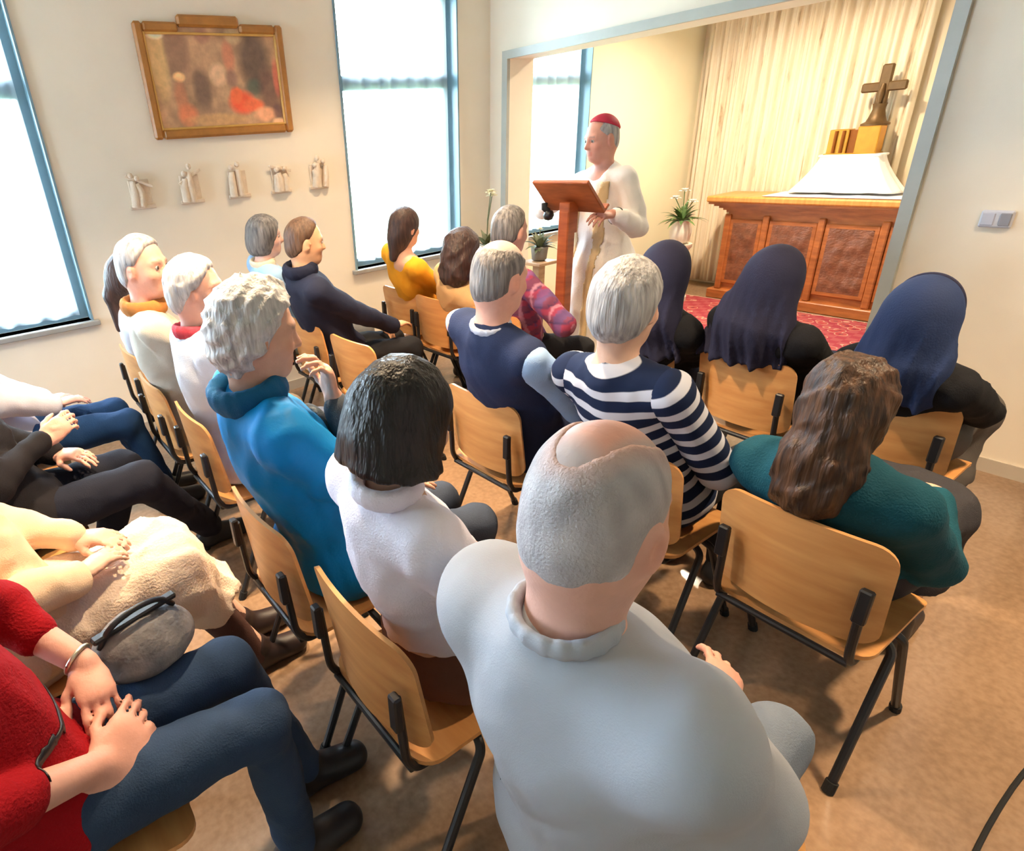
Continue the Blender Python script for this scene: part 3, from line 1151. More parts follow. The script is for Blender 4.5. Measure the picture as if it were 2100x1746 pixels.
def mesher(prims, h, post=None, amp=0.0):
    ad = [q for q in prims if q.op == 'add']
    lo = np.min([q.lo for q in ad], 0)-3*h-amp
    hi = np.max([q.hi for q in ad], 0)+3*h+amp
    B = 4
    nb = np.ceil((hi-lo)/(B*h)).astype(int)+1
    g = np.stack(np.meshgrid(*[np.arange(k) for k in nb], indexing='ij'), -1).reshape(-1, 3)
    ctr = lo+(g+0.5)*B*h-0.5*h
    dc = sdf(prims, ctr, B*h)
    act = np.abs(dc) < B*h*0.95+amp+0.006
    nn = nb*B
    Vv = np.where(dc > 0, 1.0, -1.0).astype(np.float32).reshape(nb).repeat(B, 0).repeat(B, 1).repeat(B, 2)
    ga = g[act]
    off = np.stack(np.meshgrid(*[np.arange(B)]*3, indexing='ij'), -1).reshape(-1, 3)
    idx = (ga[:, None]*B+off[None]).reshape(-1, 3)
    P = lo+idx*h
    Vv[idx[:, 0], idx[:, 1], idx[:, 2]] = sdf(prims, P, h, post)
    inside = Vv < 0
    c = np.zeros(tuple(nn-1), np.int8)
    for a in (0, 1):
        for b in (0, 1):
            for d in (0, 1):
                c += inside[a:nn[0]-1+a, b:nn[1]-1+b, d:nn[2]-1+d]
    cell = np.argwhere((c > 0) & (c < 8))
    lut = np.full(tuple(nn-1), -1, np.int32)
    lut[cell[:, 0], cell[:, 1], cell[:, 2]] = np.arange(len(cell))
    cor = {}
    for a in (0, 1):
        for b in (0, 1):
            for d in (0, 1):
                cor[a, b, d] = Vv[cell[:, 0]+a, cell[:, 1]+b, cell[:, 2]+d]
    acc = np.zeros((len(cell), 3))
    cnt = np.zeros(len(cell))
    for ax in range(3):
        o1, o2 = [x for x in range(3) if x != ax]
        for u in (0, 1):
            for w in (0, 1):
                p0 = [0, 0, 0]
                p0[o1], p0[o2] = u, w
                p1 = list(p0)
                p1[ax] = 1
                v0, v1 = cor[tuple(p0)], cor[tuple(p1)]
                m = (v0 < 0) != (v1 < 0)
                t_ = np.where(m, v0/np.where(m, v0-v1, 1), 0)
                pt = np.zeros((len(cell), 3))
                pt[:, o1], pt[:, o2], pt[:, ax] = u, w, t_
                acc += pt*m[:, None]
                cnt += m
    vs = lo+(cell+acc/cnt[:, None])*h
    quads = []
    for ax in range(3):
        o1, o2 = [(1, 2), (2, 0), (0, 1)][ax]
        s0 = [slice(None)]*3
        s1 = [slice(None)]*3
        s0[ax], s1[ax] = slice(0, -1), slice(1, None)
        i0, i1 = inside[tuple(s0)], inside[tuple(s1)]
        e = np.argwhere(i0 != i1)
        e = e[(e[:, o1] > 0) & (e[:, o2] > 0) & (e[:, o1] < nn[o1]-1) & (e[:, o2] < nn[o2]-1)]
        flip = i1[e[:, 0], e[:, 1], e[:, 2]]
        q = []
        for (u, w) in ((0, 0), (1, 0), (1, 1), (0, 1)):
            cc = e.copy()
            cc[:, o1] -= u
            cc[:, o2] -= w
            q.append(lut[cc[:, 0], cc[:, 1], cc[:, 2]])
        q = np.stack(q, 1)
        q[flip] = q[flip][:, ::-1]
        quads.append(q)
    q = np.concatenate(quads)
    q = q[(q >= 0).all(1)]
    return vs, q


def waves(seed, f, n=6, stretch=(1, 1, 1), ridge=0.0):
    r = np.random.RandomState(seed)
    ks = r.normal(0, 1, (n, 3))
    ks = ks/np.linalg.norm(ks, axis=1)[:, None]*f*r.uniform(.6, 1.5, (n, 1))*np.array(stretch)
    ph = r.uniform(0, 6.28, n)
    ks2 = r.normal(0, f*.25, (n, 3))

    def g(P):
        o = np.zeros(len(P))
        for k, p_, k2 in zip(ks, ph, ks2):
            v = np.sin(P @ k+p_+1.4*np.sin(P @ k2))
            o += v*(1-ridge)+ridge*(1.0-2.6*np.abs(v)**.8)*.9 if ridge else v
        return o/n
    return g


def folds(seed, a1=0.006, f1=26, a2=0.0025, f2=70, stretch=(1, 1, .6), ridge=0.0):
    g1, g2 = waves(seed, f1, 4 if ridge else 6, stretch, ridge), waves(seed+1, f2, 5, stretch, ridge)
    return lambda P: -a1*g1(P)-a2*g2(P)


def rot(yaw=0, pitch=0, roll=0):
    """columns forward, left, up; pitch looks down, yaw turns left, roll tips the head to its left"""
    cy, sy, cp, sp, cr_, sr_ = math.cos(yaw), math.sin(yaw), math.cos(pitch), math.sin(pitch), math.cos(roll), math.sin(roll)
    Z = np.array([[cy, -sy, 0], [sy, cy, 0], [0, 0, 1]])
    Y = np.array([[cp, 0, sp], [0, 1, 0], [-sp, 0, cp]])
    X = np.array([[1, 0, 0], [0, cr_, -sr_], [0, sr_, cr_]])
    return Z @ Y @ X


def ik(a, b, l1, l2, pole):
    v = b-a
    L_ = np.linalg.norm(v)
    d_ = min(L_, (l1+l2)*0.995)
    u_ = v/L_
    x = (l1*l1-l2*l2+d_*d_)/(2*d_)
    y = math.sqrt(max(0, l1*l1-x*x))
    pp_ = unit(pole-u_*(pole @ u_))
    return a+u_*x+pp_*y


def hand_prims(w, d, nrm, thumb, curl, s, spread=0.12, rf=0.0085, tcurl=0.3, k=0.006):
    """palm, four bent fingers of different lengths and a thumb; d points along the hand, nrm out of the palm, thumb=+1/-1 side"""
    d, nrm = unit(d), unit(nrm-d*(nrm @ d))
    side = np.cross(nrm, d)*thumb     # towards the thumb
    out = []
    R = np.stack([d, side, nrm], 1)
    out.append(El(w+d*0.045*s, (0.052*s, 0.040*s, 0.017*s), R, k=0.012))
    out.append(El(w+d*0.075*s, (0.026*s, 0.041*s, 0.014*s), R, k=0.012))
    out.append(El(w+d*0.03*s+side*0.024*s+nrm*0.006*s, (0.032*s, 0.017*s, 0.016*s), R, k=0.012))
    for i, (off, lf) in enumerate(((0.030, .93), (0.010, 1.0), (-0.011, .95), (-0.031, .76))):
        p = w+d*(0.088-0.004*abs(i-1))*s+side*off*s
        ang = 0.0
        dirb = unit(d+side*spread*(1.3-i)*0.5)
        cu = curl*(0.85+0.12*i)
        rr = rf*s*(1.0 if i < 3 else .88)
        for j, ln in enumerate((0.044, 0.027, 0.021)):
            ang += cu*(0.75, 1.0, 0.6)[j]
            v = dirb*math.cos(ang)+nrm*math.sin(ang)
            q = p+v*ln*lf*s
            out.append(Rc(p, q, rr*(1-.07*j), rr*(.93-.07*j), k=k))
            p = q
    p = w+d*0.022*s+side*0.026*s+nrm*0.004*s
    v = unit(side*0.75+d*0.75+nrm*0.35)
    q = p+v*0.040*s
    out.append(Rc(p, q, 0.0125*s, 0.0105*s, k=0.008))
    v = unit(d*(0.95)+side*0.28*(1-tcurl)+nrm*tcurl)
    q2 = q+v*0.030*s
    out.append(Rc(q, q2, 0.0105*s, 0.0095*s, k=k))
    out.append(Rc(q2, q2+unit(v+nrm*.25*tcurl)*0.024*s, 0.0095*s, 0.0075*s, k=k))
    return out


def head_prims(c, R, s=1.0, jaw=1.0, nose=1.0):
    T = lambda x, y, z: c+R @ V3(x*s, y*s, z*s)
    E_ = lambda x, y, z, a, b, d_, k=0.02, op='add', R2=None: El(T(x, y, z), (a*s, b*s, d_*s), R if R2 is None else R2, k=k, op=op)
    p = [E_(-0.012, 0, 0.022, 0.097, 0.077, 0.096, .03),
         E_(0.024, 0, -0.045, 0.066, 0.061*jaw, 0.078, .035),
         E_(0.050, 0, -0.094, 0.036, 0.036*jaw, 0.026, .03),
         E_(-0.03, 0, -0.045, 0.07, 0.066, 0.06, .03),
         Rc(T(0.072, 0.040, 0.018), T(0.083, 0.012, 0.020), .012*s, .011*s, k=.015),
         Rc(T(0.072, -0.040, 0.018), T(0.083, -0.012, 0.020), .012*s, .011*s, k=.015),
         E_(0.054, 0.040, -0.032, .026, .022, .02, .02), E_(0.054, -0.040, -0.032, .026, .022, .02, .02)]
    for q in (1, -1):
        p.append(E_(0.088, 0.031*q, -0.002, .016, .017, .010, .012, 'sub'))
        p.append(E_(0.071, 0.031*q, -0.001, .014, .013, .012, .006))
    p += [Rc(T(0.085, 0, 0.006), T(0.104, 0, -0.030), .009*s, .011*s*nose, k=.012),
          E_(0.103, 0, -0.034, .012*nose, .012*nose, .010, .008),
          E_(0.088, 0.012, -0.038, .012, .008, .008, .008), E_(0.088, -0.012, -0.038, .012, .008, .008, .008),
          E_(0.080, 0, -0.064, .012, .024, .0075, .008), E_(0.079, 0, -0.076, .012, .020, .0075, .008)]
    for q in (1, -1):
        Re = R @ rot(0.35*q, 0.15, 0)
        p.append(E_(-0.012, 0.079*q, -0.014, .024, .010, .034, .008, 'add', Re))
        p.append(E_(-0.006, 0.090*q, -0.010, .012, .007, .018, .006, 'sub', Re))
    return p


def stripe_mat(name, ca, cb):
    m = bpy.data.materials.new(name)
    t, n, l, p = nt(m)
    a = n.new('ShaderNodeAttribute')
    a.attribute_name = 'Col'
    sp = n.new('ShaderNodeSeparateColor')
    l.new(a.outputs['Color'], sp.inputs[0])
    fr_ = n.new('ShaderNodeMath')
    fr_.operation = 'FRACT'
    l.new(sp.outputs[0], fr_.inputs[0])
    cr = n.new('ShaderNodeValToRGB')
    e = cr.color_ramp.elements
    e[0].position, e[0].color = 0.0, (*ca, 1)
    e[1].position, e[1].color = 0.96, (*ca, 1)
    for q_, c_ in ((.50, ca), (.54, cb), (.92, cb)):
        x = e.new(q_)
        x.color = (*c_, 1)
    l.new(fr_.outputs[0], cr.inputs[0])
    l.new(cr.outputs[0], p.inputs['Base Color'])
    p.inputs['Roughness'].default_value = .85
    p.inputs['Specular IOR Level'].default_value = .2
    return m


SKIN = attr_mat('skin', 0.5, 0.15, 160, 0.35, 0.05)


def skin_colors(vs, c, R, s, tone, scalp=None, lips=True, hands=None):
    gz = waves(91, 55, 6)
    tone = np.array(tone)
    C = np.tile(tone, (len(vs), 1))
    q = ((vs-c) @ R)/s
    blush = lambda x, y, z, r: np.clip(1-np.linalg.norm(q-np.array([x, y, z]), axis=1)/r, 0, 1)
    red = np.array([1.02, 0.80, 0.74])
    w = np.clip(sum(blush(*b) for b in ((0.06, .045, -.03, .035), (.06, -.045, -.03, .035), (.108, 0, -.032, .026), (-.01, .085, -.015, .045), (-.01, -.085, -.015, .045))), 0, 1)*.7
    C = C*(1-w[:, None])+C*red*w[:, None]
    if scalp is not None:
        up_ = np.clip((q[:, 2]-.03)/.03, 0, 1)*np.clip((.055-q[:, 0])/.03, 0, 1)
        side = np.clip((np.abs(q[:, 1])-.020)/.022, 0, 1)
        back = np.clip((-q[:, 0]-.045)/.03, 0, 1)
        w = up_*np.clip(np.maximum(side, back)+.45*gz(vs), 0, 1)*.75
        C = C*(1-w[:, None])+np.array(scalp)*w[:, None]
        ctr_ = up_*(1-np.clip(np.maximum(side, back), 0, 1))*.35
        C = C*(1-ctr_[:, None])+C*np.array([1.08, .84, .80])*ctr_[:, None]
    if lips:
        lp_ = ((q[:, 0] > .072) & (np.abs(q[:, 1]) < .025) & (q[:, 2] < -.057) & (q[:, 2] > -.083)).astype(float)*.7
        C = C*(1-lp_[:, None])+C*np.array([.92, .60, .58])*lp_[:, None]
        br = ((q[:, 0] > .062) & (np.abs(np.abs(q[:, 1])-.031) < .019) & (np.abs(q[:, 2]-.021) < .0055)).astype(float)*.55
        C = C*(1-br[:, None])+np.array([.18, .14, .12])*br[:, None]
    if hands is not None:
        for hp in hands:
            dd = np.linalg.norm(vs-hp, axis=1)
            w = np.clip(1.2-dd/.12, 0, 1)*.45
            C = C*(1-w[:, None])+C*red*w[:, None]
    return C


EYE = None


def eyes(c, R, s, parent):
    global EYE
    if EYE is None:
        EYE = [mat('eye_white', (.42, .39, .37), .2, .02), mat('iris_dark', (.05, .04, .035), .15, .1)]
    for q in (1, -1):
        b = MB()
        ctr = c+R @ V3(.0765*s, .031*q*s, 0)
        T = Matrix.Translation(Vector(ctr)) @ Matrix([list(x) for x in R]).to_4x4() @ Matrix.Rotation(math.pi/2, 4, 'Y')
        r_ = .0115*s
        pr = [(r_*math.sin(a), r_*math.cos(a)) for a in np.linspace(math.pi, 0.02, 10)]
        b.lathe(pr, (0, 0, 0), 14, T)
        nf = len(b.f)
        fm = [1 if (Vector(b.v[f[0]])-Vector(ctr)).normalized().dot(Vector(R[:, 0])) > .70 else 0 for f in b.f]
        mesh_obj('eye', b.v, b.f, None, parent, True, mats=EYE, fmat=fm)


def finish(name, prims, h, m, parent, post=None, amp=0.0, cfun=None):
    vs, q = mesher(prims, h, post, amp)
    return mesh_obj(name, vs, q, m, parent, True, None if cfun is None else cfun(vs)), vs


# ---- hair
def hair_build(kind, c, R, s, h, seed, m, parent, o=None):
    o = o or {}
    T = lambda x, y, z: c+R @ V3(x*s, y*s, z*s)
    E_ = lambda x, y, z, a, b, d_, k=0.02, op='add': El(T(x, y, z), (a*s, b*s, d_*s), R, k=k, op=op)
    t = o.get('t', 0.012)
    cap = [E_(-0.012, 0, 0.024, .097+t, .077+t, .096+t, .03), E_(-0.032, 0, -0.035, .072+t, .067+t*.8, .062+t, .03)]
    # hair line plane: nape to forehead
    fx, fz = o.get('front', (0.078, 0.082))
    nx_, nz_ = o.get('nape', (-0.075, -0.095))
    dx, dz = fx-nx_, fz-nz_
    nr = R @ V3(dz, 0, -dx)
    ga = folds(seed, o.get('a1', .003), o.get('f1', 60), o.get('a2', .0022), o.get('f2', 150), o.get('stretch', (1, 1, .35)), o.get('ridge', .35))
    pr = list(cap)
    if kind == 'short':
        pr += [Pl(T(fx, 0, fz), nr, .012)]
        for q in (1, -1):
            pr.append(E_(-0.010, 0.095*q, -0.02, .026, .035, .036, .01, 'sub'))
    elif kind == 'fringe':       # bald crown, hair round the sides and back
        pr += [Pl(T(0.035, 0, 0.03), R @ V3(dz, 0, -dx), .012)]
        pr.append(E_(*o.get('bald', (0.045, 0, 0.125, .125, .072, .075)), .012, 'sub'))
        for q in (1, -1):
            pr.append(E_(-0.008, 0.095*q, -0.018, .026, .035, .036, .01, 'sub'))
    elif kind == 'curly':
        pr += [E_(*e_) for e_ in o.get('extra', [])]
        pr += [Pl(T(fx, 0, fz), nr, .02)]
    elif kind in ('bob', 'long'):
        for e_ in o.get('extra', []):
            pr.append(E_(*e_[:6], e_[6] if len(e_) > 6 else .03))
        for rc_ in o.get('locks', []):
            pr.append(Rc(T(*rc_[0]), T(*rc_[1]), rc_[2]*s, rc_[3]*s, k=.03))
        pr.append(E_(*o.get('face', (0.105, 0, -.055, .085, .062, .125)), .015, 'sub'))
        if 'cut' in o:
            pr.append(Pl(T(0, 0, o['cut']), R @ V3(*o.get('cutn', (0, 0, -1))), .015))
    cf = None
    if 'fade' in o:
        gz = waves(seed+5, 60, 6)
        be = El(T(*o['bald'][:3]), tuple(x*s for x in o['bald'][3:6]), R)

        def cf(vs):
            w = np.clip(be.d(vs)/o.get('fade_w', .05)+.25*gz(vs)-.05, 0, 1)
            w = np.where(((vs-c) @ R)[:, 2] > .0, w, 1)[:, None]
            st = np.clip(.5+.5*waves(seed+8, 160, 6, (1, 1, .25))(vs), 0, 1)[:, None]
            hcol = np.array(o['fade'][1])*(1-st)+np.array(o['fade'][2])*st
            return np.array(o['fade'][0])*(1-w)+hcol*w
    ob, vs = finish('hair', pr, h, m, parent, ga, .012+o.get('a1', .003), cf)
    return ob


# ---- the whole figure
FOLD = 2.3


def person(label, head, face, pelvis, yaw=0.0, feet=None, knees=None, hands=None, elbows=None, tone=(.62, .40, .30), g=1.0, w=1.0, hs=1.0,
           top=None, bottom=None, hair=None, shoes=(24, 24, 26), h=0.009, hc=0.011, seed=1, eye=False, body_cut=None, legs=True, hand_opt=None, scalp=None, sh_drop=0.0, lean=0.0):
    c = V3(*head)
    R = rot(*face)
    F = rot(yaw)
    f, lf, up = F[:, 0], F[:, 1], F[:, 2]
    pel = V3(*pelvis)
    root = None
    nb = c-0.030*hs*R[:, 0]*.5-f*.028*hs-V3(0, 0, .150*hs)-R[:, 2]*.02*hs
    ua = unit(nb-pel)
    fa = unit(f-ua*(f @ ua))
    la = np.cross(ua, fa)
    Ra = np.stack([fa, la, ua], 1)
    Lt = np.linalg.norm(nb-pel)
    Q = lambda x, y, z: pel+fa*x+la*y+ua*z
    sj = [Q(0.0, q*0.168*w, Lt-.052-sh_drop) for q in (1, -1)]

    def torso(i, op='add'):
        """i: how much the garment stands off the body"""
        return [El(Q(0.0, 0, 0.02), (.125*g+i, .165*w*max(1, g*.95)+i, .115+i), Ra, k=.06),
                El(Q(.012*g, 0, Lt*.34), ((.112*g+i), .148*w*g+i, .16+i), Ra, k=.07),
                El(Q(0.0, 0, Lt*.67), (.112*g**.5+i, .158*w+i, .17+i), Ra, k=.07),
                Rc(Q(-.012, 0, Lt-.035), sj[0]-la*.03, .052+i*.8, .056+i, k=.05), Rc(Q(-.012, 0, Lt-.035), sj[1]+la*.03, .052+i*.8, .056+i, k=.05)]
    hands = hands or [None, None]
    hip = [pel+lf*q*.085*w+f*.01-V3(0, 0, .015) for q in (1, -1)]
    if feet is None:
        feet = [pel*V3(1, 1, 0)+f*.46+lf*q*.12 for q in (1, -1)]
    ank = [V3(*ft)+V3(0, 0, .085)-f*.0 for ft in feet]
    kn = []
    for i, q in enumerate((1, -1)):
        if knees and knees[i] is not None:
            kn.append(V3(*knees[i]))
        else:
            kn.append(ik(hip[i], ank[i], .42, .42, f*.6+V3(0, 0, 1)))
    wr, el_, hd = [], [], []
    for i, q in enumerate((1, -1)):
        hdn = hands[i]
        if hdn is None:
            wp = kn[i]*.45+hip[i]*.55+V3(0, 0, .115)-lf*q*.02
            hdn = dict(p=wp)
        wp = V3(*hdn['p'])
        pole = V3(*hdn['pole']) if 'pole' in hdn else (lf*q*.8-f*.5-V3(0, 0, .6))
        e = V3(*elbows[i]) if elbows and elbows[i] is not None else ik(sj[i], wp, .29*hs, .255*hs, pole)
        d_ = V3(*hdn['d']) if 'd' in hdn else unit(wp-e)
        n_ = V3(*hdn['n']) if 'n' in hdn else V3(0, 0, -1)
        wr.append(wp)
        el_.append(e)
        hd.append((d_, n_, hdn.get('curl', .35)))
    body = torso(0.0)
    body += [Rc(nb-ua*.03, c+R @ V3(-.022, 0, -.06)*hs, .058*hs*g**.3, .055*hs*g**.3, k=.03)]
    body += head_prims(c, R, hs, jaw=1.0+(g-1)*.3)
    ho = hand_opt or {}
    for i, q in enumerate((1, -1)):
        body += [Rc(sj[i], el_[i], .050*g**.5, .041*g**.4, k=.03), Rc(el_[i], wr[i], .041*g**.4, .027, k=.02)]
        # thumb side: left hand (+) palm down has its thumb to the right
        side_ref = np.cross(hd[i][1], hd[i][0])
        th = ho.get('thumb', (None, None))[i]
        if th is None:
            th = 1 if side_ref @ (-lf*q) > 0 else -1
        body += hand_prims(wr[i], hd[i][0], hd[i][1], th, hd[i][2], .98*hs, rf=max(.0085, h*.98))
        if legs:
            body += [Rc(hip[i], kn[i], .080*g**.5, .054, k=.05), Rc(kn[i], ank[i]+V3(0, 0, .02), .052, .036, k=.03),
                     Rc(ank[i], ank[i]+f*.13-V3(0, 0, .05), .036, .024, k=.02)]
    hw = [wr[i]+unit(hd[i][0])*.06 for i in (0, 1)]
    vs, qd = mesher(body, h)
    bo = mesh_obj('person', vs, qd, SKIN, None, True, skin_colors(vs, c, R, hs, tone, scalp=scalp, hands=hw))
    tag(bo, label, 'person')
    if eye:
        eyes(c, R, hs, bo)
    # --- garments
    if top:
        ins = top.get('i', .014)
        pr = torso(ins)
        sl = []
        for i, q in enumerate((1, -1)):
            ln = top.get('sleeve', 1.0)
            si = top.get('si', .015)
            a, e, wv_ = sj[i], el_[i], wr[i]
            cuff = e+(wv_-e)*(ln if ln < 1 else .93)
            seg = [Rc(a, e, .052*g**.5+si, .043*g**.4+si, k=top.get('sk', .03)), Rc(e, cuff, .043*g**.4+si, .031+si, k=top.get('sk', .03)*.7)]
            if ln <= 0:
                cuff = a+(e-a)*top.get('short', .7)
                seg = [Rc(a, cuff, .053*g**.5+si, .050*g**.5+si, k=.03)]
            sl.append(seg)
        allp = pr+sl[0]+sl[1]
        if top.get('hem', True):
            allp.append(El(Q(.01, 0, -.02), (.13*g+ins+.01, .172*w*max(1, g*.95)+ins+.008, .10+ins), Ra, k=.05))
        if top.get('skirt'):
            for (a, b, ra, rb, k_) in top['skirt']:
                allp.append(Rc(V3(*a), V3(*b), ra, rb, k=k_))
        if top.get('vneck', True):
            allp.append(El(nb+fa*.062+ua*.012, (.055, .05, .06), Ra, k=.02, op='sub'))
        if top.get('cut'):
            for cp in top['cut']:
                allp.append(Pl(*cp))
        a1 = top.get('a1', .006)
        ff = folds(seed*7+3, a1, top.get('f1', 24)*.62, top.get('a2', .0028), top.get('f2', 62)*.75, top.get('stretch', (1, 1, .8)), top.get('ridge', .55))
        ff = (lambda f0: (lambda P: FOLD*f0(P)))(ff)
        vs, qd = mesher(allp, top.get('h', hc), ff, a1*FOLD+.006) if not (isinstance(top['m'], list) or 'stripe' in top) else (None, None)
        cols = None
        if 'cfun' in top:
            cols = top['cfun'](vs, pel, Ra)
        if isinstance(top['m'], list) or 'stripe' in top:
            tp = [q_ for q_ in allp if not any(q_ is z_ for sg in sl for z_ in sg)]
            ms = top['m'] if isinstance(top['m'], list) else [top['m']]
            per = top.get('stripe')
            cf = (lambda v: np.stack([((v-pel) @ ua)/per+.15, v[:, 0]*0, v[:, 0]*0], 1)) if per else None
            finish(top.get('name', 'vest'), tp, top.get('h', hc), ms[0], bo, ff, a1*FOLD+.006, cf)
            for k_, sg in enumerate(sl):
                def cs(v, k_=k_):
                    a, e, wv_ = sj[k_], el_[k_], wr[k_]
                    t1 = np.clip((v-a) @ unit(e-a), -.1, np.linalg.norm(e-a))
                    t2 = np.clip((v-e) @ unit(wv_-e), 0, 1)
                    return np.stack([(1.0-t1-t2)/per, t1*0, t1*0], 1)
                finish(top.get('name2', 'shirt_sleeve'), sg, top.get('h', hc), ms[min(k_+1, len(ms)-1)], bo, ff, a1*FOLD+.006, cs if per else None)
        else:
            mesh_obj(top.get('name', 'jumper'), vs, qd, top['m'], bo, True, cols)
        if top.get('collar'):
            cb = []
            N = 18
            for k_ in range(N):
                a0, a1_ = 2*math.pi*k_/N, 2*math.pi*(k_+1)/N
                cr0 = top.get('collar_r', .066)
                pt = lambda a_: nb+ua*(.012-.018*math.cos(a_)+top.get('collar_h', 0))+fa*(math.cos(a_)*cr0+.006)+la*math.sin(a_)*cr0
                cb.append(Rc(pt(a0), pt(a1_), top.get('collar_t', .014), top.get('collar_t', .014), flat=(ua, 1.7), k=.006))
            finish('collar', cb, .006, top['collar'], bo)
    if bottom and legs:
        kind = bottom.get('kind', 'trousers')
        ins = bottom.get('i', .014)
        pr = [El(Q(0.0, 0, 0.0), (.128*g+ins, .168*w*max(1, g*.95)+ins, .105+ins), Ra, k=.05)]
        for i, q in enumerate((1, -1)):
            if kind == 'trousers':
                end = ank[i]+V3(0, 0, bottom.get('up', .02))
                pr += [Rc(hip[i], kn[i], .084*g**.5+ins, .058+ins, k=.04), Rc(kn[i], end, .057+ins, .043+ins, k=.03)]
            else:
                hem = kn[i]+(ank[i]-kn[i])*bottom.get('len', .5)
                pr += [Rc(hip[i], kn[i], .088*g**.5+ins, .066+ins, k=.10), Rc(kn[i], hem, .066+ins, .085+ins, k=.10)]
        if kind == 'skirt':
            km = (kn[0]+kn[1])/2
            hm_ = km+((ank[0]+ank[1])/2-km)*bottom.get('len', .5)
            pr += [Rc(pel, km, .10+ins, .07+ins, k=.08), Rc(km, hm_, .07+ins, .09+ins, k=.08)]
            pr += [Pl(hm_+V3(0, 0, .0), V3(0, 0, -1), .01)]
        a1 = bottom.get('a1', .006)
        ff = folds(seed*11+5, a1, bottom.get('f1', 22), bottom.get('a2', .003), 46, bottom.get('stretch', (1, 1, .7)), .5)
        ff = (lambda f0: (lambda P: FOLD*f0(P)))(ff)
        finish(kind, pr, bottom.get('h', hc), bottom['m'], bo, ff, a1*FOLD+.006)
    if legs and shoes is not None:
        ms = mat('shoe_%d_%d_%d' % shoes, sr(*shoes), .45, .15, 25)
        for i, q in enumerate((1, -1)):
            fd = unit(V3(*(feet[i]))+f*1.0-V3(*feet[i]))
            a_ = ank[i]
            fo = unit((V3(*bottom['toes'][i]) if bottom and 'toes' in bottom else f)*V3(1, 1, 0))
            z0 = feet[i][2]
            pr = [Rc(a_+V3(0, 0, .015), a_-fo*.02-V3(0, 0, .045), .046, .042, k=.03), Rc(a_-fo*.035-V3(0, 0, .045), a_+fo*.15-V3(0, 0, .052), .038, .036, k=.03),
                  Rc(a_+fo*.05-V3(0, 0, .03), a_+fo*.14-V3(0, 0, .05), .040, .034, k=.03), Pl((a_[0], a_[1], z0+.004), (0, 0, -1), .006)]
            finish('shoe', pr, .009, ms, bo)
    if hair:
        hair_build(hair['kind'], c, R, hs, hair.get('h', .008), seed+50, hair['m'], bo, hair)
    return dict(o=bo, c=c, R=R, nb=nb, pel=pel, sj=sj, el=el_, wr=wr, kn=kn, Q=Q, Ra=Ra, f=f, lf=lf, ua=ua, Lt=Lt, hip=hip, ank=ank)


def strip_on(P_, child, plane_p, plane_n, half, off, m, name, mask=None):
    """flat strap lying on a garment: follows its surface inside a narrow slab"""
    src = [c_ for c_ in P_['o'].children if c_.name.split('.')[0] == child][0].data
    n_ = len(src.vertices)
    v = np.empty(n_*3, np.float32)
    src.vertices.foreach_get('co', v)
    nr = np.empty(n_*3, np.float32)
    src.vertices.foreach_get('normal', nr)
    v, nr = v.reshape(-1, 3).astype(float), nr.reshape(-1, 3).astype(float)
    d_ = np.abs((v-np.asarray(plane_p)) @ unit(np.asarray(plane_n, float)))
    if mask is not None:
        d_ = np.where(mask(v), d_, 9)
    q = np.empty(len(src.polygons)*4, np.int32)
    src.polygons.foreach_get('vertices', q)
    q = q.reshape(-1, 4)
    keep = q[(d_[q] < half).all(1)]
    ids = np.unique(keep)
    mp_ = np.full(n_, -1)
    mp_[ids] = np.arange(len(ids))
    o_ = mesh_obj(name, v[ids]+nr[ids]*off, mp_[keep].astype(np.int32), m, P_['o'], True)
    sm_ = o_.modifiers.new('thick', 'SOLIDIFY')
    sm_.thickness = .003
    return o_

# ------------------------------------------------------------------ the people
T_FAIR, T_PINK, T_TAN = (.64, .40, .30), (.66, .36, .28), (.56, .34, .24)
m_hwhite = hairmat('white', (150, 148, 152), (216, 214, 214))
m_hgrey = hairmat('grey', (120, 118, 120), (190, 188, 190))
m_hgrey2 = hairmat('dark_grey', (70, 68, 70), (140, 134, 132))
m_hblack = hairmat('black', (10, 8, 9), (26, 21, 21), rough=.42)
m_hbrown = hairmat('chestnut', (30, 20, 16), (88, 58, 36))
m_hdbrown = hairmat('dark_brown', (40, 28, 26), (74, 52, 46))


def ring(name, a, b, r, t, m, parent, flat=1.0):
    """band round a limb: a point, b axis"""
    ax = unit(np.asarray(b, float))
    u_ = unit(np.cross(ax, [0.3, 0.2, 1]))
    v_ = np.cross(ax, u_)
    pts = [np.asarray(a)+(u_*math.cos(x)+v_*math.sin(x))*r for x in np.linspace(0, 2*math.pi, 25)]
    return MB().tube(pts, t, 8, caps=False).obj(name, m, parent, 60)


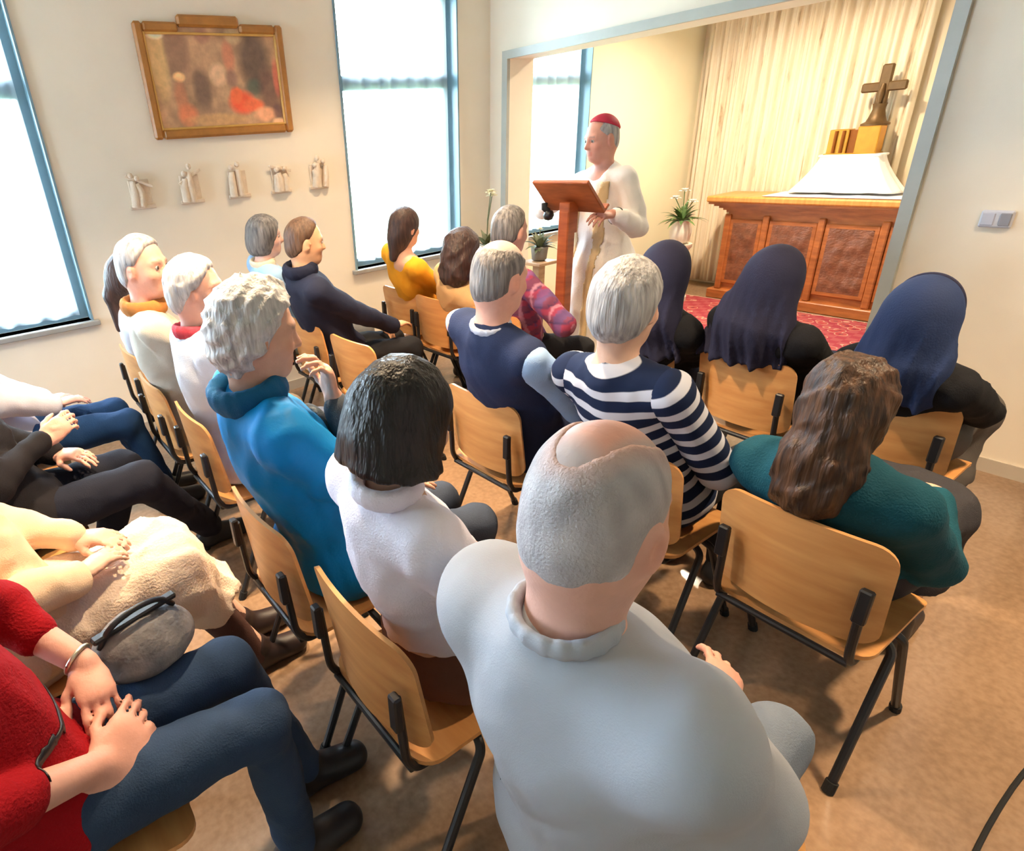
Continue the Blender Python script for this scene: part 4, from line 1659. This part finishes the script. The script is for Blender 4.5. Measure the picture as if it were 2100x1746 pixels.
# --- second row from the camera: balding figure in front
p1 = person('balding person in a pale grey jumper seen from behind, largest figure in front', (.535, .380, 1.232), (0.06, .15, 0), (.675, .378, .545), 0.0,
            tone=T_PINK, g=1.40, w=.96, hs=.97, sh_drop=.016, scalp=(.40, .38, .38),
            feet=[(1.02, .52, 0), (1.04, .27, 0)], knees=[(1.02, .52, .52), (1.045, .295, .52)],
            elbows=[None, (.665, .20, .80)],
            hands=[dict(p=(.85, .50, .655), d=(.6, -.5, 0), n=(0, 0, -1)), dict(p=(.905, .345, .67), d=(.75, .35, .05), n=(-.2, .5, -1), curl=.5)],
            top=dict(m=fab('pale_grey_knit', (168, 171, 180), .9, .04, .10, 420), name='jumper', i=.024, si=.012, a1=.0045, f1=22, a2=.0018, vneck=False, h=.008, ridge=.3, sk=.075, collar=fab('pale_grey_knit', (168, 171, 180)), collar_r=.061, collar_t=.009, collar_h=.022),
            bottom=dict(m=fab('grey_denim', (118, 128, 144), .85, .15), toes=[(1, .1, 0), (1, -.1, 0)]), shoes=(60, 50, 44),
            hair=dict(kind='fringe', m=attr_mat('thinning_hair', .6, .5, 260, .3, .10), fade=[(.62, .37, .30), sr(142, 134, 136), sr(194, 187, 188)], fade_w=.028, t=.0028, a1=.0016, a2=.0012, h=.005, bald=(.030, 0, .118, .122, .038, .086)), h=.006, seed=2)

# --- dark bob, white top
p2 = person('person with a dark shoulder-length bob and a white top, seen from behind', (.565, .826, 1.19), (0.05, .14, 0), (.69, .90, .545), 0.0,
            tone=T_TAN, g=.92, w=.80, hs=.92, sh_drop=-.025, feet=[(1.06, .95, 0), (1.04, .80, 0)],
            hands=[dict(p=(.88, .93, .655), d=(.6, -.6, 0)), dict(p=(.87, .77, .66), d=(.6, .6, 0))],
            top=dict(m=fab('white_knit', (222, 218, 232), .9, .04, .25, 240), name='knit_top', i=.018, si=.016, a1=.005, f1=20, vneck=False, sleeve=.55, h=.010, hem=False, cut=[((.69, .90, .615), (.1, 0, -1), .01)], collar=fab('white_knit', (222, 218, 232)), collar_r=.054, collar_t=.014, collar_h=.036),
            bottom=dict(kind='skirt', m=fab('brown_skirt', (98, 64, 50)), len=.55), shoes=(40, 30, 28),
            hair=dict(kind='bob', m=m_hblack, t=.017, h=.006, extra=[(-.03, 0, -.04, .10, .104, .10), (-.045, 0, -.12, .09, .128, .10), (-.035, .0, -.10, .092, .132, .07)], cut=-.082, a1=.005, f1=75, a2=.003, f2=170, stretch=(1, 1, .12)), h=.009, seed=4)

# --- white curly hair, bright blue jacket, hand at the chin
p3 = person('person with white curly hair in a bright blue jacket, one hand at the chin', (.525, 1.368, 1.258), (-.18, .16, 0), (.69, 1.40, .545), -.05,
            tone=(.58, .33, .24), g=1.06, w=1.0, hs=.98, feet=[(1.04, 1.43, 0), (1.05, 1.22, 0)],
            hands=[dict(p=(.90, 1.44, .66), d=(.7, -.5, .1)), dict(p=(.705, 1.355, 1.035), d=(-.12, .05, 1), n=(-1, .2, .1), curl=.75)],
            elbows=[None, (.72, 1.24, .80)],
            top=dict(m=fab('bright_blue_shell', (8, 126, 196), .6, .08, .1, 120), name='jacket', i=.03, si=.028, a1=.008, f1=19, a2=.004, vneck=False, sleeve=0, short=.97, h=.009,
                     collar=fab('navy_blue_collar', (16, 86, 130), .7), collar_r=.075, collar_t=.022, collar_h=.01,
                     skirt=[((.56, 1.45, .62), (.58, 1.44, .42), .07, .045, .05)]),
            bottom=dict(m=fab('dark_grey_trousers', (56, 64, 80))), shoes=(34, 30, 30),
            hair=dict(kind='curly', m=m_hwhite, t=.030, a1=.010, f1=64, a2=.006, f2=120, stretch=(1, 1, 1), ridge=.85, front=(.078, .080), nape=(-.045, -.135), h=.007), h=.007, seed=6)
for i in (0, 1):
    finish('jumper_sleeve', [Rc(p3['el'][i]+(p3['sj'][i]-p3['el'][i])*.12, p3['el'][i], .05, .052, k=.02), Rc(p3['el'][i], p3['el'][i]+(p3['wr'][i]-p3['el'][i])*.9, .052, .042, k=.02)], .009, fab('grey_knit', (74, 80, 88), .9, .2), p3['o'], folds(31+i, .010, 22, .004, 50, (1, 1, 1), .5), .02)
pts = [(.66, 1.40, 1.0), (.72, 1.36, .90), (.78, 1.33, .80), (.84, 1.32, .72), (.90, 1.33, .665)]
vsn, qn = mesher([Rc(V3(*a), V3(*b), .030, .034, flat=(unit(V3(.6, 0, .8)), .5), k=.02) for a, b in zip(pts, pts[1:])], .008, folds(9, .004, 60, .003, 120), .01)
mesh_obj('scarf', vsn, qn, fab('grey_scarf', (92, 98, 104), .9, .3, .3, 200, 22), p3['o'], True)

# --- further along the same row
p4 = person('white-haired person in a white shirt with a red and blue collar by the left wall', (.655, 2.225, 1.215), (-.5, .05, 0), (.70, 2.22, .545), 0.0,
            tone=T_PINK, g=1.0, w=.92, hs=.95, feet=[(1.14, 2.32, 0), (1.14, 2.12, 0)],
            top=dict(m=fab('white_shirt', (216, 222, 236), .85, .04), name='shirt', i=.018, si=.018, collar=fab('red_collar', (176, 60, 74)), collar_r=.064, collar_t=.015, vneck=False),
            bottom=dict(m=fab('blue_grey_trousers', (84, 92, 112))), hair=dict(kind='curly', m=m_hwhite, t=.020, a1=.007, f1=70, stretch=(1, 1, 1), ridge=.8, front=(.07, .08), nape=(-.07, -.10)), seed=8, eye=True, h=.010)
p5 = person('grey-haired ruddy person in a cream jacket with an orange-brown scarf', (.585, 2.655, 1.26), (-.85, .02, 0), (.68, 2.72, .545), -.1,
            tone=(.70, .36, .27), g=1.05, w=.98, hs=1.0, feet=[(1.10, 2.78, 0), (1.12, 2.56, 0)],
            top=dict(m=fab('cream_jacket', (184, 176, 162), .85, .06), name='jacket', i=.024, si=.022, collar=fab('orange_brown_scarf', (176, 116, 62), .9, .2), collar_r=.07, collar_t=.02, vneck=False, a1=.008),
            bottom=dict(m=fab('taupe_trousers', (110, 98, 88))), hair=dict(kind='short', m=m_hgrey, t=.012, front=(.060, .090), nape=(-.07, -.10)), seed=9, eye=True, h=.010)
p6 = person('person with a long dark brown ponytail and a white top below the left window', (.64, 3.19, 1.15), (-.2, .1, 0), (.72, 3.30, .545), 0.0,
            tone=T_FAIR, g=.92, w=.9, hs=.93, feet=[(1.14, 3.35, 0), (1.14, 3.15, 0)],
            top=dict(m=fab('white_blouse', (226, 230, 240), .85, .03), name='blouse', i=.014, si=.014),
            bottom=dict(m=fab('dark_jeans', (44, 52, 70))), hair=dict(kind='long', m=m_hdbrown, t=.016, extra=[(-.05, 0, -.02, .08, .075, .09)], locks=[((-.09, 0, .03), (-.115, 0, -.10), .035, .04), ((-.115, 0, -.10), (-.10, 0, -.28), .04, .022)]), seed=10, h=.011)

# --- third row
p7 = person('person in teal with long wavy brown hair, seen from behind on the right', (1.60, .492, 1.016), (0, .16, 0), (1.81, .48, .54), 0.0,
            tone=T_FAIR, g=1.0, w=.93, hs=.95, sh_drop=.02, feet=[(2.20, .58, 0), (2.20, .38, 0)], elbows=[None, (1.80, .285, .585)],
            hands=[dict(p=(2.02, .56, .65), d=(.6, -.6, 0)), dict(p=(2.0, .36, .65), d=(.7, .4, 0))],
            top=dict(m=fab('teal_cardigan', (16, 68, 82), .85, .12, .3, 200), name='cardigan', i=.022, si=.026, vneck=False, a1=.008, h=.010),
            bottom=dict(m=fab('charcoal_skirt', (50, 48, 52)), kind='skirt', len=.6), shoes=(40, 32, 30),
            hair=dict(kind='long', m=m_hbrown, t=.026, h=.007, extra=[(-.035, 0, -.05, .104, .094, .13), (-.055, .0, -.15, .090, .106, .13), (-.06, 0, -.225, .07, .098, .08)], a1=.014, f1=44, a2=.007, f2=105, stretch=(1, 1, .4), ridge=.7), h=.009, seed=12)
p8 = person('person with short grey hair in a navy and white striped top', (1.50, 1.032, 1.188), (.05, .12, 0), (1.69, 1.0, .545), 0.0,
            tone=T_FAIR, g=1.06, w=.98, hs=1.0, sh_drop=.02, feet=[(2.06, 1.10, 0), (2.06, .90, 0)], elbows=[None, (1.66, .775, .70)],
            top=dict(m=stripe_mat('striped_jersey', sr(24, 36, 66), sr(204, 206, 220)), name='striped_top', i=.018, si=.02, vneck=False, a1=.005, stripe=.058, name2='striped_sleeve', h=.010),
            bottom=dict(m=fab('black_trousers', (32, 32, 36))), hair=dict(kind='curly', m=m_hgrey, t=.020, front=(.06, .09), nape=(-.062, -.125), a1=.005, f1=70, a2=.003), seed=14, h=.009)
p9 = person('grey-haired person with a bald crown in a navy vest over a light blue shirt', (1.455, 1.495, 1.215), (.02, .14, 0), (1.67, 1.585, .545), 0.0,
            tone=T_PINK, g=1.12, w=1.08, hs=1.0, sh_drop=.015, feet=[(2.06, 1.68, 0), (2.06, 1.48, 0)], elbows=[None, (1.63, 1.275, .74)],
            top=dict(m=[fab('navy_vest', (36, 46, 76), .85, .08), fab('light_blue_shirt', (150, 180, 220), .8, .05)], name='vest', name2='shirt_sleeve', i=.024, si=.012, vneck=False, a1=.005, f1=18, h=.010,
                     collar=fab('pale_collar', (190, 196, 214)), collar_r=.061, collar_t=.009),
            bottom=dict(m=fab('navy_trousers', (40, 44, 60))), scalp=(.34, .30, .28), hair=dict(kind='fringe', m=m_hgrey2, t=.007, bald=(.045, 0, .118, .13, .068, .085)), seed=16, h=.009)
p10 = person('person in a dark navy jacket leaning forward, below the painting wall', (1.50, 3.0, 1.205), (-.25, .12, 0), (1.66, 3.06, .545), -.08,
             tone=(.72, .40, .24), g=1.02, w=1.0, hs=.98, feet=[(2.08, 3.10, 0), (2.08, 2.86, 0)],
             hands=[dict(p=(1.95, 3.10, .66)), dict(p=(1.98, 2.92, .655), d=(.8, .3, 0))],
             top=dict(m=fab('navy_jacket', (34, 38, 58), .8, .1), name='jacket', i=.024, si=.022, collar=fab('navy_jacket', (34, 38, 58)), collar_r=.07, collar_t=.022, collar_h=.015, vneck=False),
             bottom=dict(m=fab('black_trousers', (32, 32, 36))), hair=dict(kind='short', m=hairmat('short_brown', (70, 50, 40), (112, 84, 64)), t=.010, front=(.055, .09), nape=(-.07, -.10)), seed=18, eye=True, h=.010)
p11 = person('person with a grey bob in a light blue shirt, next to the navy jacket', (1.50, 3.52, 1.195), (-.4, .05, 0), (1.66, 3.60, .545), -.08,
             tone=(.72, .44, .36), g=.96, w=.9, hs=.94, feet=[(2.04, 3.6, 0), (2.04, 3.4, 0)],
             top=dict(m=fab('sky_blue_shirt', (158, 196, 236), .8, .05), name='shirt', i=.016, si=.018, collar=fab('cream_collar', (226, 214, 190)), collar_r=.062, collar_t=.013),
             bottom=dict(m=fab('grey_trousers', (110, 112, 116))), hair=dict(kind='bob', m=m_hgrey2, t=.018, extra=[(-.035, 0, -.05, .09, .088, .10)], cut=-.12), seed=20, eye=True, h=.010)

# --- front row
p12 = person('person in a yellow top with long dark hair, in profile against the window', (2.30, 3.20, 1.165), (.05, .08, 0), (2.49, 3.32, .545), 0.0,
             tone=(.66, .36, .24), g=.92, w=.92, hs=.94, feet=[(2.86, 3.34, 0), (2.86, 3.16, 0)], hands=[None, dict(p=(2.70, 3.16, .66), d=(.7, .5, 0))],
             top=dict(m=fab('yellow_jersey', (232, 160, 40), .85, .1), name='top', i=.016, si=.016, sleeve=.9, a1=.007),
             bottom=dict(m=fab('olive_black_trousers', (44, 44, 40))), hair=dict(kind='long', m=m_hdbrown, t=.014, extra=[(-.055, 0, -.06, .07, .075, .11)], locks=[((-.085, 0, -.08), (-.10, .0, -.19), .048, .03)]), seed=22, eye=True, h=.010)
p13 = person('person with thick dark curly hair in front of the corner flowers', (2.37, 2.745, 1.05), (0, .1, 0), (2.50, 2.92, .535), 0.0,
             tone=T_TAN, g=.95, w=.9, hs=.95, feet=[(2.90, 3.0, 0), (2.90, 2.84, 0)],
             top=dict(m=fab('beige_cardigan', (200, 160, 112), .85, .08), name='cardigan', i=.02, si=.02, vneck=False),
             bottom=dict(m=fab('black_trousers', (32, 32, 36))), hair=dict(kind='long', m=m_hdbrown, t=.03, extra=[(-.03, 0, -.06, .115, .12, .13), (-.05, 0, -.13, .10, .12, .10)], a1=.010, f1=60, stretch=(1, 1, 1), ridge=.8), seed=24, h=.011)


def plaid(vs, pel, Ra):
    q = (vs-pel) @ Ra
    base = np.tile(np.array(sr(122, 66, 92)), (len(vs), 1))
    for (ax, per, wd, ofs, c_) in ((2, .085, .45, 0, (178, 62, 88)), (1, .09, .4, .3, (96, 86, 140)), (2, .085, .12, .6, (60, 56, 96)), (1, .09, .12, .75, (206, 150, 170))):
        m_ = (((q[:, ax]/per+ofs) % 1.0) < wd).astype(float)[:, None]*.6
        base = base*(1-m_)+np.array(sr(*c_))*m_
    return base


p14 = person('grey-haired person in a red and purple plaid shirt in front of the lectern', (2.35, 2.345, 1.195), (.1, .1, 0), (2.49, 2.41, .545), -.1,
             tone=(.70, .40, .32), g=1.04, w=1.0, hs=.99, feet=[(2.72, 2.56, 0), (2.70, 2.12, 0)], knees=[(2.74, 2.56, .52), (2.72, 2.14, .52)],
             hands=[None, dict(p=(2.58, 2.13, .70), d=(.6, .5, -.1))], elbows=[None, (2.42, 2.02, .74)],
             top=dict(m=attr_mat('plaid_flannel', .85, .2, 220, .2), name='plaid_shirt', i=.018, si=.02, cfun=plaid, vneck=False),
             bottom=dict(m=fab('black_trousers', (32, 32, 36))), hair=dict(kind='short', m=m_hgrey2, t=.009, front=(.045, .095), nape=(-.07, -.10)), seed=26, h=.011)


def veil(P_, length, m, seed, spread=.17, back=.10, band=None, cut=None, tilt=0.0):
    c, R, f, lf = P_['c'], P_['R'], P_['f'], P_['lf']
    T = lambda x, y, z: c+R @ V3(x, y, z)
    low = c-f*back-V3(0, 0, length)+lf*tilt
    pr = [El(T(-.014, 0, .024), (.113, .094, .112), R, k=.03), El(T(-.03, 0, -.03), (.092, .090, .09), R, k=.04),
          Rc(T(-.035, 0, .0), low*.5+c*.5-f*.03, .085, (.085+spread)*.55, flat=(f, .75), k=.06),
          Rc(low*.5+c*.5-f*.03, low, (.085+spread)*.55, spread, flat=(f, .45), k=.05),
          El(T(.115, 0, -.035), (.095, .064, .125), R, k=.02, op='sub'),
          Rc(P_['nb']+f*.10, P_['nb']+f*.11-V3(0, 0, .3), .09, .11, k=.03, op='sub'),
          Pl(low+V3(0, 0, .02)+f*0, V3(.12, 0, -1), .012)]

    def post(P):
        q = (P-c) @ np.stack([f, lf, V3(0, 0, 1)], 1)
        th = q[:, 1]/.05
        dp = np.clip((.02-q[:, 2])/.25, 0, 1)
        a_ = np.sin(th*1.9+1.6*np.sin(q[:, 2]*6+seed)+seed)
        b_ = np.sin(th*4.6+1.2*np.sin(q[:, 2]*9)+2*seed)
        return dp*(.020*(np.abs(a_)-.55)+.008*(np.abs(b_)-.5))
    vs, qd = mesher(pr, .008, post, .02)
    o_ = mesh_obj('veil', vs, qd, m, P_['o'], True)
    if band is not None:
        b_ = [El(T(-.014, 0, .024), (.119, .100, .118), R, k=.03), Pl(T(.025, 0, 0), R @ V3(-1, 0, -.35), .006), Pl(T(.055, 0, 0), R @ V3(1, 0, .35), .006), Pl(T(0, 0, -.03), R @ V3(0, 0, -1), .01)]
        finish('veil_band', b_, .006, band, o_)
    return o_


m_navy_veil = fab('navy_veil', (38, 38, 58), .85, .12, .15, 200)
m_blue_veil = fab('blue_veil', (32, 45, 78), .8, .14, .15, 200)
p15 = person('person in a bright navy blue veil and black cardigan beside the white wall', (2.49, .632, 1.018), (.05, .14, 0), (2.76, .65, .535), 0.0,
             tone=T_FAIR, g=.96, w=.86, hs=.96, feet=[(3.16, .76, 0), (3.14, .56, 0)], elbows=[None, (2.74, .45, .66)], hands=[None, dict(p=(2.98, .54, .645), d=(.7, .5, 0))],
             top=dict(m=fab('black_cardigan', (20, 20, 24), .9, .1), name='cardigan', i=.022, si=.024, vneck=False),
             bottom=dict(kind='skirt', m=fab('grey_habit', (92, 86, 82)), len=.75), shoes=(24, 22, 22), seed=28, h=.010)
veil(p15, .30, m_blue_veil, 1, .130, .05, m_navy_veil)
p16 = person('person in a long dark navy veil directly in front of the altar', (2.54, 1.114, 1.064), (-.1, .12, 0), (2.79, 1.14, .535), -.05,
             tone=T_FAIR, g=1.0, w=.96, hs=.97, feet=[(3.2, 1.24, 0), (3.2, 1.04, 0)],
             top=dict(m=fab('black_cardigan', (20, 20, 24), .9, .1), name='cardigan', i=.022, si=.024, vneck=False),
             bottom=dict(kind='skirt', m=fab('navy_habit', (40, 42, 62)), len=.75), shoes=(24, 22, 22), seed=30, h=.011)
veil(p16, .34, m_navy_veil, 3, .175, .05, tilt=.06)
p17 = person('person in a dark veil half hidden behind the grey-haired person in stripes', (2.46, 1.520, 1.06), (.1, .12, 0), (2.66, 1.64, .535), 0.0,
             tone=T_FAIR, g=1.0, w=.92, hs=.94, feet=[(3.06, 1.72, 0), (3.06, 1.54, 0)],
             top=dict(m=fab('black_cardigan', (20, 20, 24), .9, .1), name='cardigan', i=.02, si=.022, vneck=False),
             bottom=dict(kind='skirt', m=fab('navy_habit', (40, 42, 62)), len=.75), shoes=(24, 22, 22), seed=32, h=.011)
veil(p17, .38, m_navy_veil, 5, .13, .06)

# --- nearest row on the left: heads beyond the frame
p18 = person('person in a red jumper and jeans at the lower left, hands folded', (-.28, 1.07, 1.24), (0, .05, 0), (-.20, 1.07, .545), 0.0,
             tone=T_PINK, g=1.0, w=.97, hs=.97, feet=[(.36, 1.12, 0), (.25, .95, 0)], knees=[(.235, 1.165, .52), (.235, .965, .52)],
             elbows=[(-.17, 1.33, .80), (-.27, .84, .79)],
             hands=[dict(p=(-.045, 1.175, .70), d=(.03, -.80, -.30), n=(-.15, .25, -1), curl=.45), dict(p=(-.07, .975, .625), d=(.75, .55, .12), n=(-.3, .4, -.6), curl=.55)],
             hand_opt=dict(thumb=(None, None)),
             top=dict(m=fab('red_knit', (146, 8, 20), .9, .1, .4, 160), name='jumper', i=.024, si=.026, vneck=False, sleeve=.42, a1=.009, f1=20, h=.009),
             bottom=dict(m=fab('faded_blue_jeans', (46, 64, 90), .85, .25, .25, 260, 4), toes=[(1, -.1, 0), (1, .05, 0)], h=.009), shoes=(20, 20, 24), h=.0065, seed=34,
             hair=dict(kind='bob', m=m_hbrown, t=.018, extra=[(-.035, 0, -.05, .09, .088, .10)], cut=-.12))
ring('wrist_watch', p18['wr'][0]-unit(p18['wr'][0]-p18['el'][0])*.02, p18['wr'][0]-p18['el'][0], .031, .005, mat('watch_metal', (.6, .55, .42), .3, .1, metal=.9), p18['o'])
hb = empty('handbag', (.075, 1.235, .60), .25)
tag(hb, 'grey patterned handbag on the lap of the person in the red jumper', 'handbag')
m_bag = mat('bag_fabric', sr(86, 86, 90), .7, 0, 16, .4, 80, col2=sr(150, 142, 138), detail=6)
vsn, qn = mesher([El((0, 0, .055), (.105, .085, .062), k=.03), El((0, 0, .03), (.12, .09, .04), k=.03), Pl((0, 0, -.005), (0, 0, -1), .01)], .007, folds(77, .006, 40, .003, 90), .01)
mesh_obj('bag_body', vsn, qn, m_bag, hb, True)
MB().tube([(-.09, .0, .09), (-.06, -.01, .135), (0, -.015, .15), (.06, -.01, .135), (.09, 0, .09)], .007, 8, fillet=.03).obj('bag_handle', m_black, hb, 60)
MB().bbox(-.10, .10, -.012, .012, .108, .122, .004).obj('bag_zip', m_black, hb)
strip_on(p18, 'jumper', (-.06, 1.08, .715), (.12, .05, 1), .013, .003, m_black, 'shoulder_strap', lambda v: (np.abs(v[:, 1]-1.07) < .17) & (v[:, 0] > -.24))

p19 = person('person in a crumpled cream skirt and brown boots, second from the lower left', (-.27, 1.62, 1.22), (0, .05, 0), (-.17, 1.62, .55), 0.0,
             tone=T_FAIR, g=1.04, w=.95, hs=.95, feet=[(.44, 1.78, 0), (.43, 1.62, 0)], knees=[(.22, 1.76, .53), (.225, 1.585, .53)],
             hands=[dict(p=(.02, 1.72, .69), d=(.7, -.5, 0)), dict(p=(.0, 1.52, .69), d=(.7, .5, 0))],
             top=dict(m=fab('cream_linen_jacket', (226, 196, 164), .9, .1), name='jacket', i=.024, si=.026, vneck=False, a1=.010),
             bottom=dict(kind='skirt', m=fab('cream_linen', (226, 204, 184), .9, .08, .35, 150), len=.42, i=.026, a1=.012, f1=26, a2=.006, stretch=(1.1, 1.5, .3), h=.010), shoes=(38, 26, 26), h=.010, seed=36, hair=dict(kind='bob', m=m_hgrey, t=.018, extra=[(-.035, 0, -.05, .09, .088, .10)], cut=-.12))
mb_ = fab('brown_stockings', (84, 58, 54), .7, .15)
for i in (0, 1):
    k_, a_ = p19['kn'][i], p19['ank'][i]
    finish('boot_shaft', [Rc(k_+(a_-k_)*.35, a_-V3(0, 0, .02), .058, .046, k=.02)], .010, mb_, p19['o'], folds(40+i, .003, 50), .01)
p20 = person('person in black jacket and dark trousers, third from the lower left', (-.22, 2.30, 1.26), (0, .05, 0), (-.14, 2.30, .555), 0.0,
             tone=T_PINK, g=1.1, w=1.06, hs=1.0, feet=[(.10, 2.46, 0), (.56, 2.46, 0)], knees=[(.27, 2.42, .53), (.30, 2.24, .54)],
             hands=[dict(p=(.06, 2.40, .68), d=(.6, -.6, 0)), dict(p=(.035, 2.24, .80), d=(.7, .3, .35), n=(.3, .6, -.3), curl=.7)],
             top=dict(m=fab('black_jacket', (30, 27, 30), .85, .15), name='jacket', i=.03, si=.03, vneck=False, a1=.010),
             bottom=dict(m=fab('midnight_trousers', (26, 28, 40), .85, .15), i=.02, toes=[(1, .3, 0), (1, 0, 0)]), shoes=(14, 14, 16), seed=38, h=.0072, hair=dict(kind='short', m=m_hgrey2, t=.009, front=(.055, .09), nape=(-.07, -.10)))
p21 = person('person in dark blue jeans and a pale lavender top below the left window', (-.20, 3.02, 1.22), (0, .05, 0), (-.10, 3.02, .55), 0.0,
             tone=(.74, .44, .40), g=.98, w=.92, hs=.95, feet=[(.52, 3.10, 0), (.50, 2.92, 0)], knees=[(.38, 3.08, .53), (.40, 2.90, .53)],
             hands=[dict(p=(.10, 3.08, .68), d=(.7, -.2, 0)), dict(p=(.13, 2.94, .69), d=(.8, .2, 0))],
             top=dict(m=fab('lavender_blouse', (204, 202, 218), .85, .04), name='blouse', i=.02, si=.024, vneck=False),
             bottom=dict(m=fab('dark_blue_jeans', (22, 52, 92), .85, .2)), shoes=(30, 28, 30), seed=40, h=.010, hair=dict(kind='curly', m=m_hgrey, t=.02, front=(.07, .08), nape=(-.07, -.10)))

# --- the speaker at the lectern
p22 = person('person in white vestments and a red skullcap speaking at the lectern', (3.20, 2.485, 1.585), (math.pi-.25, .14, 0), (3.26, 2.47, .93), math.pi-.05,
             tone=(.56, .27, .20), g=1.0, w=.92, hs=.97, sh_drop=.02, feet=[(3.22, 2.36, 0), (3.24, 2.58, 0)],
             hands=[dict(p=(3.00, 2.215, 1.205), d=(-.9, .1, .05), n=(0, .4, -1), curl=.6, pole=(.5, -.35, -.8)), dict(p=(3.01, 2.56, 1.30), d=(-.8, -.3, .15), n=(0, 0, -1), curl=.4, pole=(.2, .9, -.4))],
             top=dict(m=fab('white_vestment', (236, 230, 226), .85, .03, .2, 160), name='vestment', i=.022, si=.03, vneck=True, a1=.010, f1=34, a2=.004, stretch=(1, 1, .12), ridge=.5, sleeve=.86, hem=False,
                      skirt=[((3.26, 2.47, 1.25), (3.26, 2.47, .75), .15, .19, .06), ((3.25, 2.35, .85), (3.24, 2.33, .10), .15, .17, .08), ((3.25, 2.58, .85), (3.24, 2.60, .10), .15, .17, .08), ((3.18, 2.47, .85), (3.14, 2.46, .10), .14, .15, .08)],
                      cut=[((3.2, 2.47, .05), (0, 0, -1), .01)], h=.012),
             bottom=None, shoes=(24, 22, 22), seed=42, eye=True, h=.008,
             hair=dict(kind='fringe', m=m_hgrey, t=.006, bald=(.08, 0, .12, .09, .075, .075)))
T_ = lambda x, y, z: p22['c']+p22['R'] @ V3(x, y, z)
finish('skullcap', [El(T_(-.014, 0, .024), (.105, .086, .103), p22['R'], k=.02), Pl(T_(-.03, 0, .062), p22['R'] @ V3(.42, 0, -.9), .006)], .006, fab('crimson_silk', (178, 44, 66), .6, .08), p22['o'])
ring('wrist_band', p22['wr'][0]-unit(p22['wr'][0]-p22['el'][0])*.03, p22['wr'][0]-p22['el'][0], .034, .014, m_rubber, p22['o'])
# beige ornamental bands down the front of the vestment
mv_ = fab('beige_orphrey', (206, 180, 140), .8, .15)
for y_ in (-.085, .075):
    strip_on(p22, 'vestment', (3.2, 2.47+y_, 1), (.05, 1, 0), .026, .004, mv_, 'orphrey_band', lambda v: (v[:, 0] < 3.17) & (v[:, 2] < 1.36))
